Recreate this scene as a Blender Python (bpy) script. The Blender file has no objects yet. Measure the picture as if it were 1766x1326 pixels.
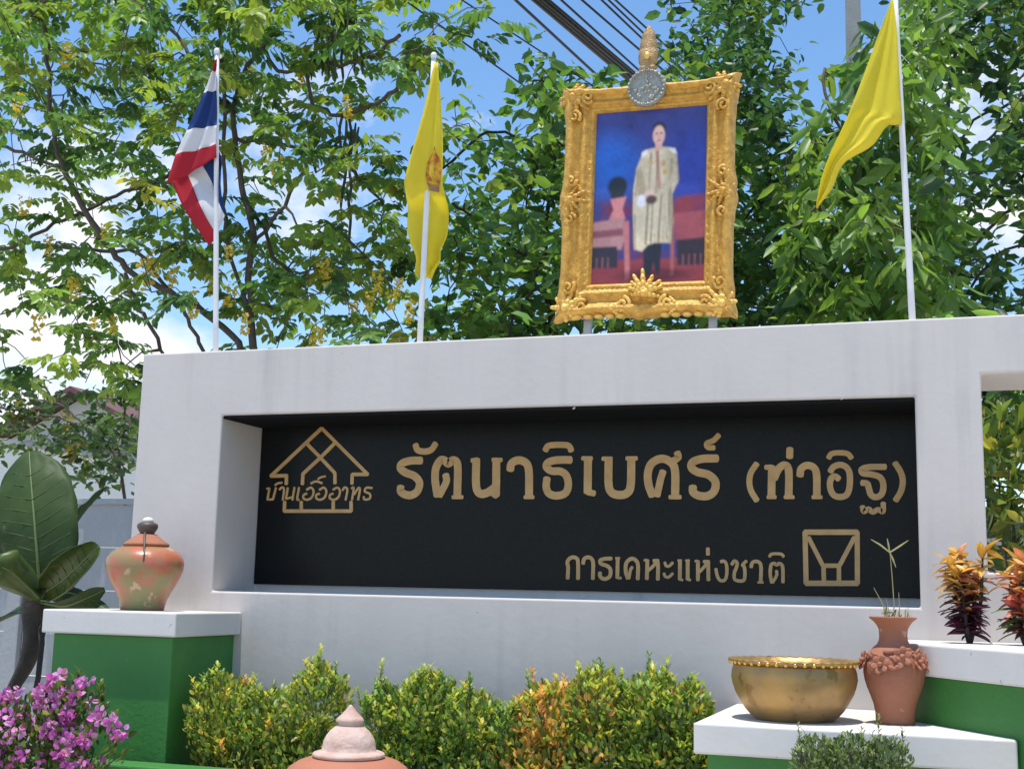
import bpy, bmesh, math, random
import numpy as np
from mathutils import Vector, Matrix, noise

random.seed(7)
RNG = np.random.default_rng(11)
SC = bpy.context.scene
COL = SC.collection

# ------------------------------------------------------------------ camera
W0, H0 = 1766, 1326
F, YAW, PIT, ROL = 2213.2, .3334, .1621, -.0228
CAM = np.array([0., -7., 1.6])
FW = np.array([-math.sin(YAW)*math.cos(PIT), math.cos(YAW)*math.cos(PIT), math.sin(PIT)])
_r = np.array([math.cos(YAW), math.sin(YAW), 0.])
_u = np.cross(_r, FW)
RT = math.cos(ROL)*_r - math.sin(ROL)*_u
UP = math.sin(ROL)*_r + math.cos(ROL)*_u
cd = bpy.data.cameras.new('camera')
cam = bpy.data.objects.new('camera', cd)
COL.objects.link(cam)
cd.sensor_width = 36.0
cd.sensor_fit = 'HORIZONTAL'
cd.lens = 36.0*F/W0
cd.clip_end = 3000
cd.clip_start = .05
cam.matrix_world = Matrix([[RT[i], UP[i], -FW[i], CAM[i]] for i in range(3)] + [[0, 0, 0, 1]])
SC.camera = cam

# ------------------------------------------------------------------ light
SUN_EL, SUN_AZ = math.radians(82), math.radians(192)   # azimuth clockwise from +Y
SDIR = Vector((math.sin(SUN_AZ)*math.cos(SUN_EL), math.cos(SUN_AZ)*math.cos(SUN_EL), math.sin(SUN_EL)))
sl = bpy.data.lights.new('sun', 'SUN')
sl.energy = 4.0
sl.angle = math.radians(.55)
sl.color = (1, .955, .88)
so = bpy.data.objects.new('sun', sl)
COL.objects.link(so)
so.rotation_euler = SDIR.to_track_quat('Z', 'Y').to_euler()
SC.view_settings.view_transform = 'Standard'
SC.view_settings.look = 'None'
SC.view_settings.gamma = 1
SC.view_settings.exposure = .32
SC.view_settings.use_curve_mapping = False


def ray(px, py):
    return FW + RT*(px-W0/2)/F - UP*(py-H0/2)/F


def at(px, py, Y):
    d = ray(px, py)
    return CAM + d*(Y-CAM[1])/d[1]


def atz(px, py, Z):
    d = ray(px, py)
    return CAM + d*(Z-CAM[2])/d[2]


wd = bpy.data.worlds.new('World')
SC.world = wd
wd.use_nodes = True
nt = wd.node_tree
nt.nodes.clear()
out = nt.nodes.new('ShaderNodeOutputWorld')
bg = nt.nodes.new('ShaderNodeBackground')
sky = nt.nodes.new('ShaderNodeTexSky')
sky.sky_type = 'NISHITA'
sky.sun_disc = False
sky.sun_elevation = SUN_EL
sky.sun_rotation = SUN_AZ
sky.air_density = 1.0
sky.dust_density = .35
sky.ozone_density = 1.1
bg.inputs[1].default_value = .14
tc = nt.nodes.new('ShaderNodeTexCoord')


def wnode(kind, **kw):
    n = nt.nodes.new(kind)
    for k, v in kw.items():
        setattr(n, k, v)
    return n


def wmath(op, a, b=None, clamp=False):
    n = wnode('ShaderNodeMath', operation=op, use_clamp=clamp)
    for i, v in enumerate((a, b)):
        if v is None:
            continue
        if isinstance(v, (int, float)):
            n.inputs[i].default_value = v
        else:
            nt.links.new(v, n.inputs[i])
    return n.outputs[0]


mp = wnode('ShaderNodeMapping')
mp.inputs['Scale'].default_value = (1, 1, 1.7)
nt.links.new(tc.outputs['Generated'], mp.inputs[0])
nz = wnode('ShaderNodeTexNoise')
nz.inputs['Scale'].default_value = 9
nz.inputs['Detail'].default_value = 8
nz.inputs['Roughness'].default_value = .58
nt.links.new(mp.outputs[0], nz.inputs['Vector'])
nb = wnode('ShaderNodeTexNoise')
nb.inputs['Scale'].default_value = 3.1
nb.inputs['Detail'].default_value = 2
nt.links.new(mp.outputs[0], nb.inputs['Vector'])
mask = wmath('MULTIPLY', wmath('SUBTRACT', nb.outputs['Fac'], .60), 3.0)          # scattered cumulus everywhere
for (px, py, rad, amp) in ((150, 270, .075, .55), (480, 300, .06, .5), (30, 330, .06, .45), (1660, 200, .055, .65), (1480, 290, .03, .3),
                           (60, 700, .10, .8), (210, 690, .05, .5), (250, 330, .06, .4), (-150, 620, .12, .6), (1850, 250, .08, .6)):
    d = ray(px, py)
    d = d/np.linalg.norm(d)
    vd = wnode('ShaderNodeVectorMath', operation='DISTANCE')
    nt.links.new(tc.outputs['Generated'], vd.inputs[0])
    vd.inputs[1].default_value = tuple(d)
    blob = wmath('MULTIPLY', wmath('SUBTRACT', 1.0, wmath('DIVIDE', vd.outputs['Value'], rad*1.9), clamp=True), amp*1.0)
    mask = wmath('MAXIMUM', mask, blob)
mask = wmath('ADD', wmath('MULTIPLY', wmath('SUBTRACT', nz.outputs['Fac'], .5), 1.7), wmath('SUBTRACT', mask, .22))
mask = wmath('MULTIPLY', mask, 2.6, True)
mx = wnode('ShaderNodeMix', data_type='RGBA')
nt.links.new(mask, mx.inputs['Factor'])
hs = wnode('ShaderNodeHueSaturation')
hs.inputs['Saturation'].default_value = 1.18
hs.inputs['Value'].default_value = 1.24
nt.links.new(sky.outputs[0], hs.inputs['Color'])
nt.links.new(hs.outputs[0], mx.inputs[6])
mx.inputs[7].default_value = (6.2, 6.3, 6.5, 1)
nt.links.new(mx.outputs[2], bg.inputs[0])
nt.links.new(bg.outputs[0], out.inputs[0])

# ------------------------------------------------------------------ materials


def mat(name, c, rough=.7, c2=None, scale=6, detail=4, contrast=1.0, bump=0., bscale=60, metal=0., spec=.5, attr=False,
        trans=0., tcol=None, streak=None, coat=0., spots=None, sheen=0.):
    m = bpy.data.materials.new(name)
    m.use_nodes = True
    t = m.node_tree
    b = t.nodes['Principled BSDF']
    L = t.links.new
    b.inputs['Roughness'].default_value = rough
    b.inputs['Metallic'].default_value = metal
    b.inputs['Specular IOR Level'].default_value = spec
    b.inputs['Coat Weight'].default_value = coat
    co = t.nodes.new('ShaderNodeTexCoord')
    src = None
    if attr:
        a = t.nodes.new('ShaderNodeAttribute')
        a.attribute_name = 'Col'
        src = a.outputs['Color']
    else:
        r = t.nodes.new('ShaderNodeRGB')
        r.outputs[0].default_value = (*c, 1)
        src = r.outputs[0]

    def mixin(src, fac, col, mode='MIX'):
        x = t.nodes.new('ShaderNodeMix')
        x.data_type = 'RGBA'
        x.blend_type = mode
        L(fac, x.inputs['Factor'])
        L(src, x.inputs[6])
        x.inputs[7].default_value = (*col, 1)
        return x.outputs[2]

    def ns(scale, detail, lo, hi, map_scale=None, rgh=.55):
        n = t.nodes.new('ShaderNodeTexNoise')
        n.inputs['Scale'].default_value = scale
        n.inputs['Detail'].default_value = detail
        n.inputs['Roughness'].default_value = rgh
        if map_scale:
            mpp = t.nodes.new('ShaderNodeMapping')
            mpp.inputs['Scale'].default_value = map_scale
            L(co.outputs['Object'], mpp.inputs[0])
            L(mpp.outputs[0], n.inputs['Vector'])
        else:
            L(co.outputs['Object'], n.inputs['Vector'])
        rp = t.nodes.new('ShaderNodeMapRange')
        rp.inputs['From Min'].default_value = lo
        rp.inputs['From Max'].default_value = hi
        L(n.outputs['Fac'], rp.inputs[0])
        return rp.outputs[0]
    if c2 is not None:
        w = .25/contrast
        src = mixin(src, ns(scale, detail, .5-w, .5+w), c2)
    if streak is not None:                       # rain streaks running down the face
        col, amt = streak
        n1 = ns(1.0, 5, .52, .80, (9, 9, .55))
        n2 = ns(.7, 2, .40, .70)
        mm = t.nodes.new('ShaderNodeMath')
        mm.operation = 'MULTIPLY'
        L(n1, mm.inputs[0])
        L(n2, mm.inputs[1])
        m2 = t.nodes.new('ShaderNodeMath')
        m2.operation = 'MULTIPLY'
        L(mm.outputs[0], m2.inputs[0])
        m2.inputs[1].default_value = amt
        src = mixin(src, m2.outputs[0], col)
    if spots is not None:
        col, sc_, lo = spots
        src = mixin(src, ns(sc_, 3, lo, lo+.04), col)
    L(src, b.inputs['Base Color'])
    if bump:
        n = t.nodes.new('ShaderNodeTexNoise')
        n.inputs['Scale'].default_value = bscale
        n.inputs['Detail'].default_value = 5
        L(co.outputs['Object'], n.inputs['Vector'])
        bp = t.nodes.new('ShaderNodeBump')
        bp.inputs['Strength'].default_value = bump
        bp.inputs['Distance'].default_value = .02
        L(n.outputs['Fac'], bp.inputs['Height'])
        L(bp.outputs[0], b.inputs['Normal'])
    if trans:
        tr = t.nodes.new('ShaderNodeBsdfTranslucent')
        if tcol is None:
            L(src, tr.inputs[0])
        else:
            x = t.nodes.new('ShaderNodeMix')
            x.data_type = 'RGBA'
            x.blend_type = 'MULTIPLY'
            x.inputs['Factor'].default_value = 1
            L(src, x.inputs[6])
            x.inputs[7].default_value = (*tcol, 1)
            L(x.outputs[2], tr.inputs[0])
        ms = t.nodes.new('ShaderNodeMixShader')
        ms.inputs[0].default_value = trans
        L(b.outputs[0], ms.inputs[1])
        L(tr.outputs[0], ms.inputs[2])
        L(ms.outputs[0], t.nodes['Material Output'].inputs[0])
    return m


M = {}
M['white'] = mat('white_painted_plaster', (.60, .552, .515), .75, c2=(.545, .502, .465), scale=2.1, detail=8, bump=.07, bscale=18,
                 streak=((.36, .345, .32), .95), spots=((.33, .32, .30), 17, .735))
M['white_cap'] = mat('white_painted_concrete', (.69, .655, .615), .75, c2=(.62, .59, .55), scale=3, detail=6, bump=.06, bscale=30,
                     streak=((.45, .45, .43), .7), spots=((.4, .39, .36), 25, .70))
M['green'] = mat('green_paint', (.048, .215, .038), .6, c2=(.034, .165, .030), scale=3, detail=5, bump=.18, bscale=30,
                 streak=((.10, .22, .11), .7), spots=((.12, .24, .12), 20, .71))
M['granite'] = mat('black_granite', (.006, .0065, .007), .28, c2=(.010, .0115, .012), scale=40, detail=3, spec=.14, spots=((.05, .055, .06), 60, .73))
M['head'] = mat('matt_black_facing', (.012, .013, .014), .95, spec=.05)
M['letter'] = mat('gold_letter_paint', (.54, .33, .125), .5, c2=(.43, .26, .095), scale=12, detail=4, contrast=1.4)
M['gold'] = mat('gilded_plaster', (.76, .43, .075), .45, c2=(.50, .25, .035), scale=22, detail=5, contrast=1.4, metal=.12, bump=.5, bscale=70)
M['gold_bright'] = mat('bright_gilding', (.90, .58, .14), .35, c2=(.72, .40, .07), scale=30, metal=.2, bump=.35, bscale=90)
M['terracotta'] = mat('terracotta', (.40, .155, .085), .8, c2=(.33, .125, .068), scale=9, detail=6, bump=.25, bscale=70, spots=((.50, .27, .18), 14, .66))
M['terracotta_red'] = mat('red_terracotta', (.46, .17, .095), .75, c2=(.38, .14, .075), scale=4, detail=5, bump=.15, bscale=60)
M['lid_clay'] = mat('pale_clay', (.50, .31, .235), .85, c2=(.60, .45, .38), scale=9, detail=6, contrast=1.6, bump=.4, bscale=40)
M['urn'] = mat('mottled_glazed_clay', (.46, .14, .075), .30, c2=(.24, .22, .085), scale=5, detail=5, contrast=2.6, bump=.1, bscale=30, spots=((.50, .33, .20), 7, .62))
M['dark_clay'] = mat('dark_brown_clay', (.07, .045, .035), .5, c2=(.11, .075, .06), scale=14)
M['brass'] = mat('tarnished_brass', (.50, .30, .095), .45, c2=(.34, .22, .095), scale=5, detail=6, contrast=1.8, metal=.6, bump=.16, bscale=14, streak=((.22, .14, .06), .8), spots=((.30, .17, .05), 9, .62))
M['brass_rim'] = mat('polished_brass', (.85, .55, .16), .25, c2=(.7, .42, .1), scale=20, metal=.85)
M['pole'] = mat('white_painted_pipe', (.74, .74, .75), .45, c2=(.64, .63, .62), scale=8)
M['yellow'] = mat('yellow_flag_cloth', (.90, .80, .10), .8, c2=(.86, .75, .085), scale=5, trans=.55, bump=.05, bscale=300, spec=.2)
M['emblem'] = mat('emblem_print', (.74, .46, .06), .8, c2=(.50, .13, .05), scale=26, contrast=2.4, trans=.3, spec=.2)
M['emblem_b'] = mat('emblem_print_blue', (.25, .18, .20), .8, c2=(.5, .25, .08), scale=30, trans=.3, spec=.2)
M['stripes'] = mat('flag_cloth', (1, 1, 1), .85, attr=True, trans=.35, spec=.2)
M['print'] = mat('photo_print', (1, 1, 1), .35, attr=True, spec=.35)
M['silver'] = mat('silver_medallion', (.42, .42, .38), .45, c2=(.28, .27, .22), scale=40, metal=.4, bump=.5, bscale=90)
M['crest_enamel'] = mat('enamel', (.34, .30, .17), .4, c2=(.28, .34, .36), scale=28, contrast=2, bump=.4, bscale=80)
M['crown'] = mat('dull_gold_crown', (.50, .33, .15), .5, c2=(.34, .20, .08), scale=34, contrast=1.6, metal=.2, bump=.5, bscale=90)
M['steel'] = mat('galvanised_steel', (.42, .43, .44), .5, metal=.5)
M['bark'] = mat('grey_brown_bark', (.125, .095, .075), .9, c2=(.075, .058, .045), scale=14, detail=6, bump=.5, bscale=45)
M['bark_dark'] = mat('dark_bark', (.055, .045, .035), .9, c2=(.03, .025, .02), scale=14, detail=6, bump=.4, bscale=45)
M['pod'] = mat('seed_pod', (.045, .048, .022), .6, c2=(.028, .025, .015), scale=20)
M['leaf'] = mat('leaf', (1, 1, 1), .42, attr=True, trans=.48, tcol=(1.35, 1.35, .6), spec=.45)
M['bigleaf'] = mat('big_leaf', (.058, .098, .022), .55, c2=(.034, .068, .020), scale=3, contrast=1.4, trans=.18, spec=.28, bump=.12, bscale=14, spots=((.14, .12, .035), 8, .69))
M['bigleaf_y'] = mat('yellowing_leaf', (.12, .16, .028), .38, c2=(.055, .105, .025), scale=6, contrast=1.6, trans=.22, spec=.5, spots=((.30, .20, .05), 9, .64))
M['vein'] = mat('leaf_vein', (.070, .115, .028), .55, spec=.3)
M['midrib'] = mat('leaf_midrib', (.14, .19, .06), .5)
M['petal_y'] = mat('yellow_petal', (.85, .66, .07), .7, trans=.45, c2=(.78, .58, .08), scale=20)
M['petal_p'] = mat('pink_bract', (.56, .10, .40), .7, attr=True, trans=.35)
M['croton'] = mat('croton_leaf', (1, 1, 1), .4, attr=True, trans=.25, spec=.5)
M['straw'] = mat('dry_grass', (.42, .38, .18), .8, trans=.2)
M['conc'] = mat('concrete_pole', (.36, .36, .35), .85, c2=(.28, .28, .27), scale=4, bump=.2, bscale=30, spots=((.06, .06, .06), 30, .73))
M['cable'] = mat('black_cable', (.016, .017, .02), .5)
M['fence'] = mat('concrete_fence_panel', (.37, .385, .395), .85, c2=(.31, .325, .335), scale=2.5, detail=6, bump=.2, bscale=30, streak=((.25, .26, .26), .8))
M['house'] = mat('house_plaster', (.72, .73, .68), .8, c2=(.66, .67, .63), scale=1.5, streak=((.5, .5, .47), .5))
M['roof'] = mat('red_brown_roof', (.17, .075, .068), .75, c2=(.13, .06, .055), scale=4)
M['glass'] = mat('window_glass', (.10, .18, .26), .08, spec=.8)
M['darkpanel'] = mat('dark_sheet', (.05, .065, .085), .6, c2=(.035, .045, .06), scale=3)
M['soil'] = mat('soil', (.06, .042, .03), .95, c2=(.035, .026, .02), scale=12, bump=.6, bscale=30)
M['paving'] = mat('concrete_paving', (.56, .51, .44), .85, c2=(.48, .44, .38), scale=.9, detail=8, bump=.2, bscale=12)

# ------------------------------------------------------------------ helpers


def tag(o, label=None, cat=None, group=None, kind=None):
    if label:
        o['label'] = label
    if cat:
        o['category'] = cat
    if group:
        o['group'] = group
    if kind:
        o['kind'] = kind
    return o


def empty(name, loc=(0, 0, 0), label=None, cat=None, group=None):
    o = bpy.data.objects.new(name, None)
    o.empty_display_size = .1
    COL.objects.link(o)
    o.location = tuple(float(v) for v in loc)
    tag(o, label, cat, group)
    return o


class MB:
    def __init__(self):
        self.v = []
        self.f = []
        self.c = None

    def add(self, vs, fs):
        n = len(self.v)
        self.v.extend([tuple(map(float, p)) for p in vs])
        self.f.extend([tuple(i+n for i in q) for q in fs])

    def box(self, a, b):
        x0, y0, z0 = a
        x1, y1, z1 = b
        self.add([(x0, y0, z0), (x1, y0, z0), (x1, y1, z0), (x0, y1, z0), (x0, y0, z1), (x1, y0, z1), (x1, y1, z1), (x0, y1, z1)],
                 [(0, 3, 2, 1), (4, 5, 6, 7), (0, 1, 5, 4), (1, 2, 6, 5), (2, 3, 7, 6), (3, 0, 4, 7)])

    def prism(self, poly, z0, z1):
        n = len(poly)
        self.add([(x, y, z0) for x, y in poly] + [(x, y, z1) for x, y in poly],
                 [tuple(range(n-1, -1, -1)), tuple(range(n, 2*n))] + [(i, (i+1) % n, n+(i+1) % n, n+i) for i in range(n)])

    def tube(self, pts, rad, sides=6, cap=True):
        pts = [Vector(tuple(map(float, p))) for p in pts]
        n = len(pts)
        if not hasattr(rad, '__len__'):
            rad = [rad]*n
        vs, fs = [], []
        prev = None
        for i, p in enumerate(pts):
            t = (pts[min(i+1, n-1)] - pts[max(i-1, 0)])
            t = t.normalized() if t.length > 1e-9 else Vector((0, 0, 1))
            if prev is None:
                a = t.orthogonal().normalized()
            else:
                a = prev - t*prev.dot(t)
                a = a.normalized() if a.length > 1e-6 else t.orthogonal().normalized()
            prev = a
            b = t.cross(a)
            for k in range(sides):
                w = 2*math.pi*k/sides
                vs.append(p + (a*math.cos(w) + b*math.sin(w))*rad[i])
        for i in range(n-1):
            for k in range(sides):
                k2 = (k+1) % sides
                fs.append((i*sides+k, i*sides+k2, (i+1)*sides+k2, (i+1)*sides+k))
        if cap:
            fs.append(tuple(range(sides-1, -1, -1)))
            fs.append(tuple((n-1)*sides+k for k in range(sides)))
        self.add(vs, fs)

    def lathe(self, prof, seg=48, mod=None):
        vs, fs = [], []
        n = len(prof)
        for i, (r, z) in enumerate(prof):
            for k in range(seg):
                w = 2*math.pi*k/seg
                rr, zz = (r, z) if mod is None else mod(i, w, r, z)
                vs.append((rr*math.cos(w), rr*math.sin(w), zz))
        for i in range(n-1):
            for k in range(seg):
                k2 = (k+1) % seg
                fs.append((i*seg+k, i*seg+k2, (i+1)*seg+k2, (i+1)*seg+k))
        fs.append(tuple(range(seg-1, -1, -1)))
        fs.append(tuple((n-1)*seg+k for k in range(seg)))
        self.add(vs, fs)

    def blob(self, c, ax, nu=8, nv=6):
        c = Vector(c)
        a, b, d = [Vector(x) for x in ax]
        vs = [c - d]
        for j in range(1, nv):
            p = -math.pi/2 + math.pi*j/nv
            for i in range(nu):
                w = 2*math.pi*i/nu
                vs.append(c + (a*math.cos(w) + b*math.sin(w))*math.cos(p) + d*math.sin(p))
        vs.append(c + d)
        fs = [(0, 1+(i+1) % nu, 1+i) for i in range(nu)]
        for j in range(nv-2):
            for i in range(nu):
                i2 = (i+1) % nu
                fs.append((1+j*nu+i, 1+j*nu+i2, 1+(j+1)*nu+i2, 1+(j+1)*nu+i))
        t = len(vs)-1
        fs += [(t, 1+(nv-2)*nu+i, 1+(nv-2)*nu+(i+1) % nu) for i in range(nu)]
        self.add(vs, fs)

    def mesh(self, name, m, smooth=False):
        me = bpy.data.meshes.new(name)
        me.from_pydata(self.v, [], self.f)
        me.materials.append(m)
        if self.c is not None:
            a = me.color_attributes.new('Col', 'FLOAT_COLOR', 'POINT')
            arr = np.ones((len(self.v), 4), np.float32)
            arr[:, :3] = np.array(self.c, np.float32)
            a.data.foreach_set('color', arr.ravel())
        if smooth:
            me.polygons.foreach_set('use_smooth', [True]*len(me.polygons))
        me.update()
        return me

    def build(self, name, m, parent=None, smooth=False, bevel=0., seg=2, fix=False):
        me = self.mesh(name, m, smooth)
        if fix:
            bm = bmesh.new()
            bm.from_mesh(me)
            bmesh.ops.remove_doubles(bm, verts=bm.verts, dist=1e-5)
            bmesh.ops.recalc_face_normals(bm, faces=bm.faces)
            bm.to_mesh(me)
            bm.free()
        return link(name, me, parent, bevel, seg)


def link(name, me, parent=None, bevel=0., seg=2):
    o = bpy.data.objects.new(name, me)
    COL.objects.link(o)
    if parent is not None:
        o.parent = parent
    if bevel:
        b = o.modifiers.new('bevel', 'BEVEL')
        b.width = bevel
        b.segments = seg
        b.limit_method = 'ANGLE'
        b.angle_limit = math.radians(40)
    return o


def shift(mb, d):
    mb.v = [(x+d[0], y+d[1], z+d[2]) for x, y, z in mb.v]
    return mb


def catmull(pts, n=6):
    pts = [np.array(p, float) for p in pts]
    if len(pts) < 3:
        return [pts[0] + (pts[-1]-pts[0])*i/n for i in range(n+1)]
    P = [2*pts[0]-pts[1]] + pts + [2*pts[-1]-pts[-2]]
    o = []
    for i in range(1, len(P)-2):
        a, b, c, d = P[i-1:i+3]
        for k in range(n):
            t = k/n
            o.append(.5*((2*b) + (-a+c)*t + (2*a-5*b+4*c-d)*t*t + (-a+3*b-3*c+d)*t**3))
    o.append(pts[-1])
    return o


def leaf_mesh(name, pos, dr, nrm, ln, wd, col, m, fold=.18, droop=.12):
    """many leaves in one mesh: 7 vertices / 6 triangles each, creased along the midrib"""
    pos, dr, nrm = [np.asarray(a, float) for a in (pos, dr, nrm)]
    N = len(pos)
    dr = dr/np.linalg.norm(dr, axis=1, keepdims=True)
    sd = np.cross(dr, nrm)
    l = np.linalg.norm(sd, axis=1, keepdims=True)
    sd = np.where(l > 1e-6, sd/np.maximum(l, 1e-6), np.array([1., 0, 0]))
    n2 = np.cross(sd, dr)
    ln = np.broadcast_to(np.asarray(ln, float), (N,))[:, None]
    wd = np.broadcast_to(np.asarray(wd, float), (N,))[:, None]
    V = np.empty((N, 7, 3))
    V[:, 0] = pos
    for k, (t, q, b) in enumerate(((.25, -.40, 1.), (.66, -.46, .9), (1, 0, 0), (.66, .46, .9), (.25, .40, 1.))):
        V[:, k+1] = pos + dr*ln*t + sd*wd*q + n2*wd*fold*b*(1 if q else 0) - n2*ln*droop*t*t
    V[:, 6] = pos + dr*ln*.5 - n2*ln*droop*.25
    me = bpy.data.meshes.new(name)
    me.vertices.add(N*7)
    me.vertices.foreach_set('co', V.ravel())
    tri = np.array([5, 0, 6, 4, 5, 6, 3, 4, 6, 2, 3, 6, 1, 2, 6, 0, 1, 6])[::-1]
    idx = (tri[None, :] + (np.arange(N)*7)[:, None]).ravel()
    me.loops.add(len(idx))
    me.loops.foreach_set('vertex_index', idx.astype(np.int32))
    me.polygons.add(N*6)
    me.polygons.foreach_set('loop_start', np.arange(0, N*18, 3, dtype=np.int32))
    me.polygons.foreach_set('loop_total', np.full(N*6, 3, np.int32))
    a = me.color_attributes.new('Col', 'FLOAT_COLOR', 'POINT')
    c = np.ones((N, 7, 4), np.float32)
    c[:, :, :3] = np.clip(np.asarray(col, np.float32)*1.12, 0, .9)[:, None, :]
    a.data.foreach_set('color', c.ravel())
    me.materials.append(m)
    me.update()
    me.validate()
    return me


def unit(v):
    v = np.asarray(v, float)
    return v/np.maximum(np.linalg.norm(v, axis=-1, keepdims=True), 1e-9)


def rand_dir(n, bias=(0, 0, 0)):
    return unit(RNG.normal(size=(n, 3)) + np.array(bias))


def pick(cols, n, jit=.18, p=None):
    cols = np.array(cols, float)
    c = cols[RNG.choice(len(cols), n, p=p)]
    return np.clip(c*(1 + RNG.normal(size=(n, 1))*jit)*(1 + RNG.normal(size=(n, 3))*.06), .004, .95)

# ------------------------------------------------------------------ setting: ground


g = MB()
g.add([(-400, -400, 0), (400, -400, 0), (400, 400, 0), (-400, 400, 0)], [(0, 1, 2, 3)])
tag(g.build('ground', M['paving']), kind='structure')

# ------------------------------------------------------------------ the sign wall
XL, XA, XB, XC, ZT, ZR, ZS, DEP = -4.975, -4.358, -.179, .1515, 3.093, 2.675, 1.580, .4957
ZO = 2.787
XE, XR = 2.35, 3.0
ZOB = float(at(1703, 987, 0)[2])
REC, THK = .522, .60
xs = [XL, XA, XB, XC, XE, XR]
ys = [0, REC, THK]
zs = [0, ZS, ZOB, ZR, ZO, ZT]


def filled(i, j, k):
    if not (0 <= i < 5 and 0 <= j < 2 and 0 <= k < 5):
        return False
    if i == 1 and k in (1, 2) and j == 0:
        return False
    if i == 3 and k in (2, 3):
        return False
    return True


wroot = empty('sign_wall', (XL, 0, 0), 'long white plastered wall framing a recessed black name board', 'wall')
w = MB()
for i in range(5):
    for j in range(2):
        for k in range(5):
            if not filled(i, j, k):
                continue
            x0, x1, y0, y1, z0, z1 = xs[i], xs[i+1], ys[j], ys[j+1], zs[k], zs[k+1]
            for (di, dj, dk, q) in ((-1, 0, 0, [(x0, y1, z0), (x0, y0, z0), (x0, y0, z1), (x0, y1, z1)]),
                                    (1, 0, 0, [(x1, y0, z0), (x1, y1, z0), (x1, y1, z1), (x1, y0, z1)]),
                                    (0, -1, 0, [(x0, y0, z0), (x1, y0, z0), (x1, y0, z1), (x0, y0, z1)]),
                                    (0, 1, 0, [(x1, y1, z0), (x0, y1, z0), (x0, y1, z1), (x1, y1, z1)]),
                                    (0, 0, -1, [(x0, y1, z0), (x1, y1, z0), (x1, y0, z0), (x0, y0, z0)]),
                                    (0, 0, 1, [(x0, y0, z1), (x1, y0, z1), (x1, y1, z1), (x0, y1, z1)])):
                if not filled(i+di, j+dj, k+dk):
                    w.add(q, [(0, 1, 2, 3)])
shift(w, (-XL, 0, 0))
w.build('wall', M['white'], wroot, bevel=.012, seg=3, fix=True)

# black granite board at the back of the recess, with a black-faced head above it
ZPB = 1.6305
pan = MB()
pan.box((XA+.004-XL, DEP, ZPB), (XB-.004-XL, REC-.003, ZR-.004))
panel = pan.build('sign_board', M['granite'], wroot, bevel=.004)
tag(panel, 'black polished granite board with gold Thai lettering')
hd = MB()
hd.box((XA+.003-XL, .012, ZR-.020), (XB-.003-XL, DEP-.004, ZR-.003))
hd.build('head_slab', M['head'], wroot, bevel=.003)

for (x, y, r) in ((990, 704, .008), (1452, 688, .007)):
    mb = MB()
    p = at(x, y, .004)
    mb.blob((p[0]-XL, .004, p[2]), ((r, 0, .003), (0, .010, 0), (.002, 0, r*.7)), 7, 5)
    mb.build('plaster_chip', M['white'], wroot)
stroke_n = [0]


def stroke_mesh(mb, pts, wpx, smooth=True, Y=DEP):
    """pts in photo pixels -> ribbon with round ends on the board"""
    P = catmull(pts, 5) if (smooth and len(pts) > 2) else [np.array(p, float) for p in pts]
    Q = np.array([at(x, y, Y)[[0, 2]] for x, y in P])
    mx_, my_ = P[len(P)//2]
    sc = np.linalg.norm(at(mx_, my_+.5, Y)-at(mx_, my_-.5, Y))
    hw = wpx*sc/2
    n = len(Q)
    T = np.array([Q[min(i+1, n-1)]-Q[max(i-1, 0)] for i in range(n)])
    T = unit(T)
    Nn = np.stack([-T[:, 1], T[:, 0]], 1)
    stroke_n[0] += 1
    y0, y1 = Y+.002, Y-.007-.0003*(stroke_n[0] % 9)
    Lp, Rp = Q+Nn*hw, Q-Nn*hw
    vs, fs = [], []
    for i in range(n):
        for (p, yy) in ((Lp[i], y1), (Rp[i], y1), (Lp[i], y0), (Rp[i], y0)):
            vs.append((p[0]-XL, yy, p[1]))
    for i in range(n-1):
        a, b = 4*i, 4*(i+1)
        fs += [(a, a+1, b+1, b), (a+2, a, b, b+2), (a+1, a+3, b+3, b+1)]
    for (i, sg) in ((0, -1), (n-1, 1)):
        c = len(vs)
        vs.append((Q[i][0]-XL, y1, Q[i][1]))
        ring = []
        for k in range(9):
            w_ = -math.pi/2 + math.pi*k/8
            p = Q[i] + (T[i]*sg*math.cos(w_)*.55 + Nn[i]*math.sin(w_))*hw
            vs.append((p[0]-XL, y1, p[1]))
            vs.append((p[0]-XL, y0, p[1]))
            ring.append(len(vs)-2)
        for k in range(8):
            fs += [(c, ring[k], ring[k+1]), (ring[k], ring[k]+1, ring[k+1]+1, ring[k+1])]
    mb.add(vs, fs)


def letter(strokes, ox, oy, s, name='letter'):
    mb = MB()
    for st in strokes:
        if len(st) == 2:
            pts, wz = st
            sm = True
        else:
            pts, wz, sm = st
        stroke_mesh(mb, [(ox+x*s, oy+y*s) for x, y in pts], wz*s, sm)
    o = mb.build(name, M['letter'], panel, fix=False)
    return o


def mv(st, dx, dy=0):
    return [([(x+dx, y+dy) for x, y in t[0]],) + tuple(t[1:]) for t in st]


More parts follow.
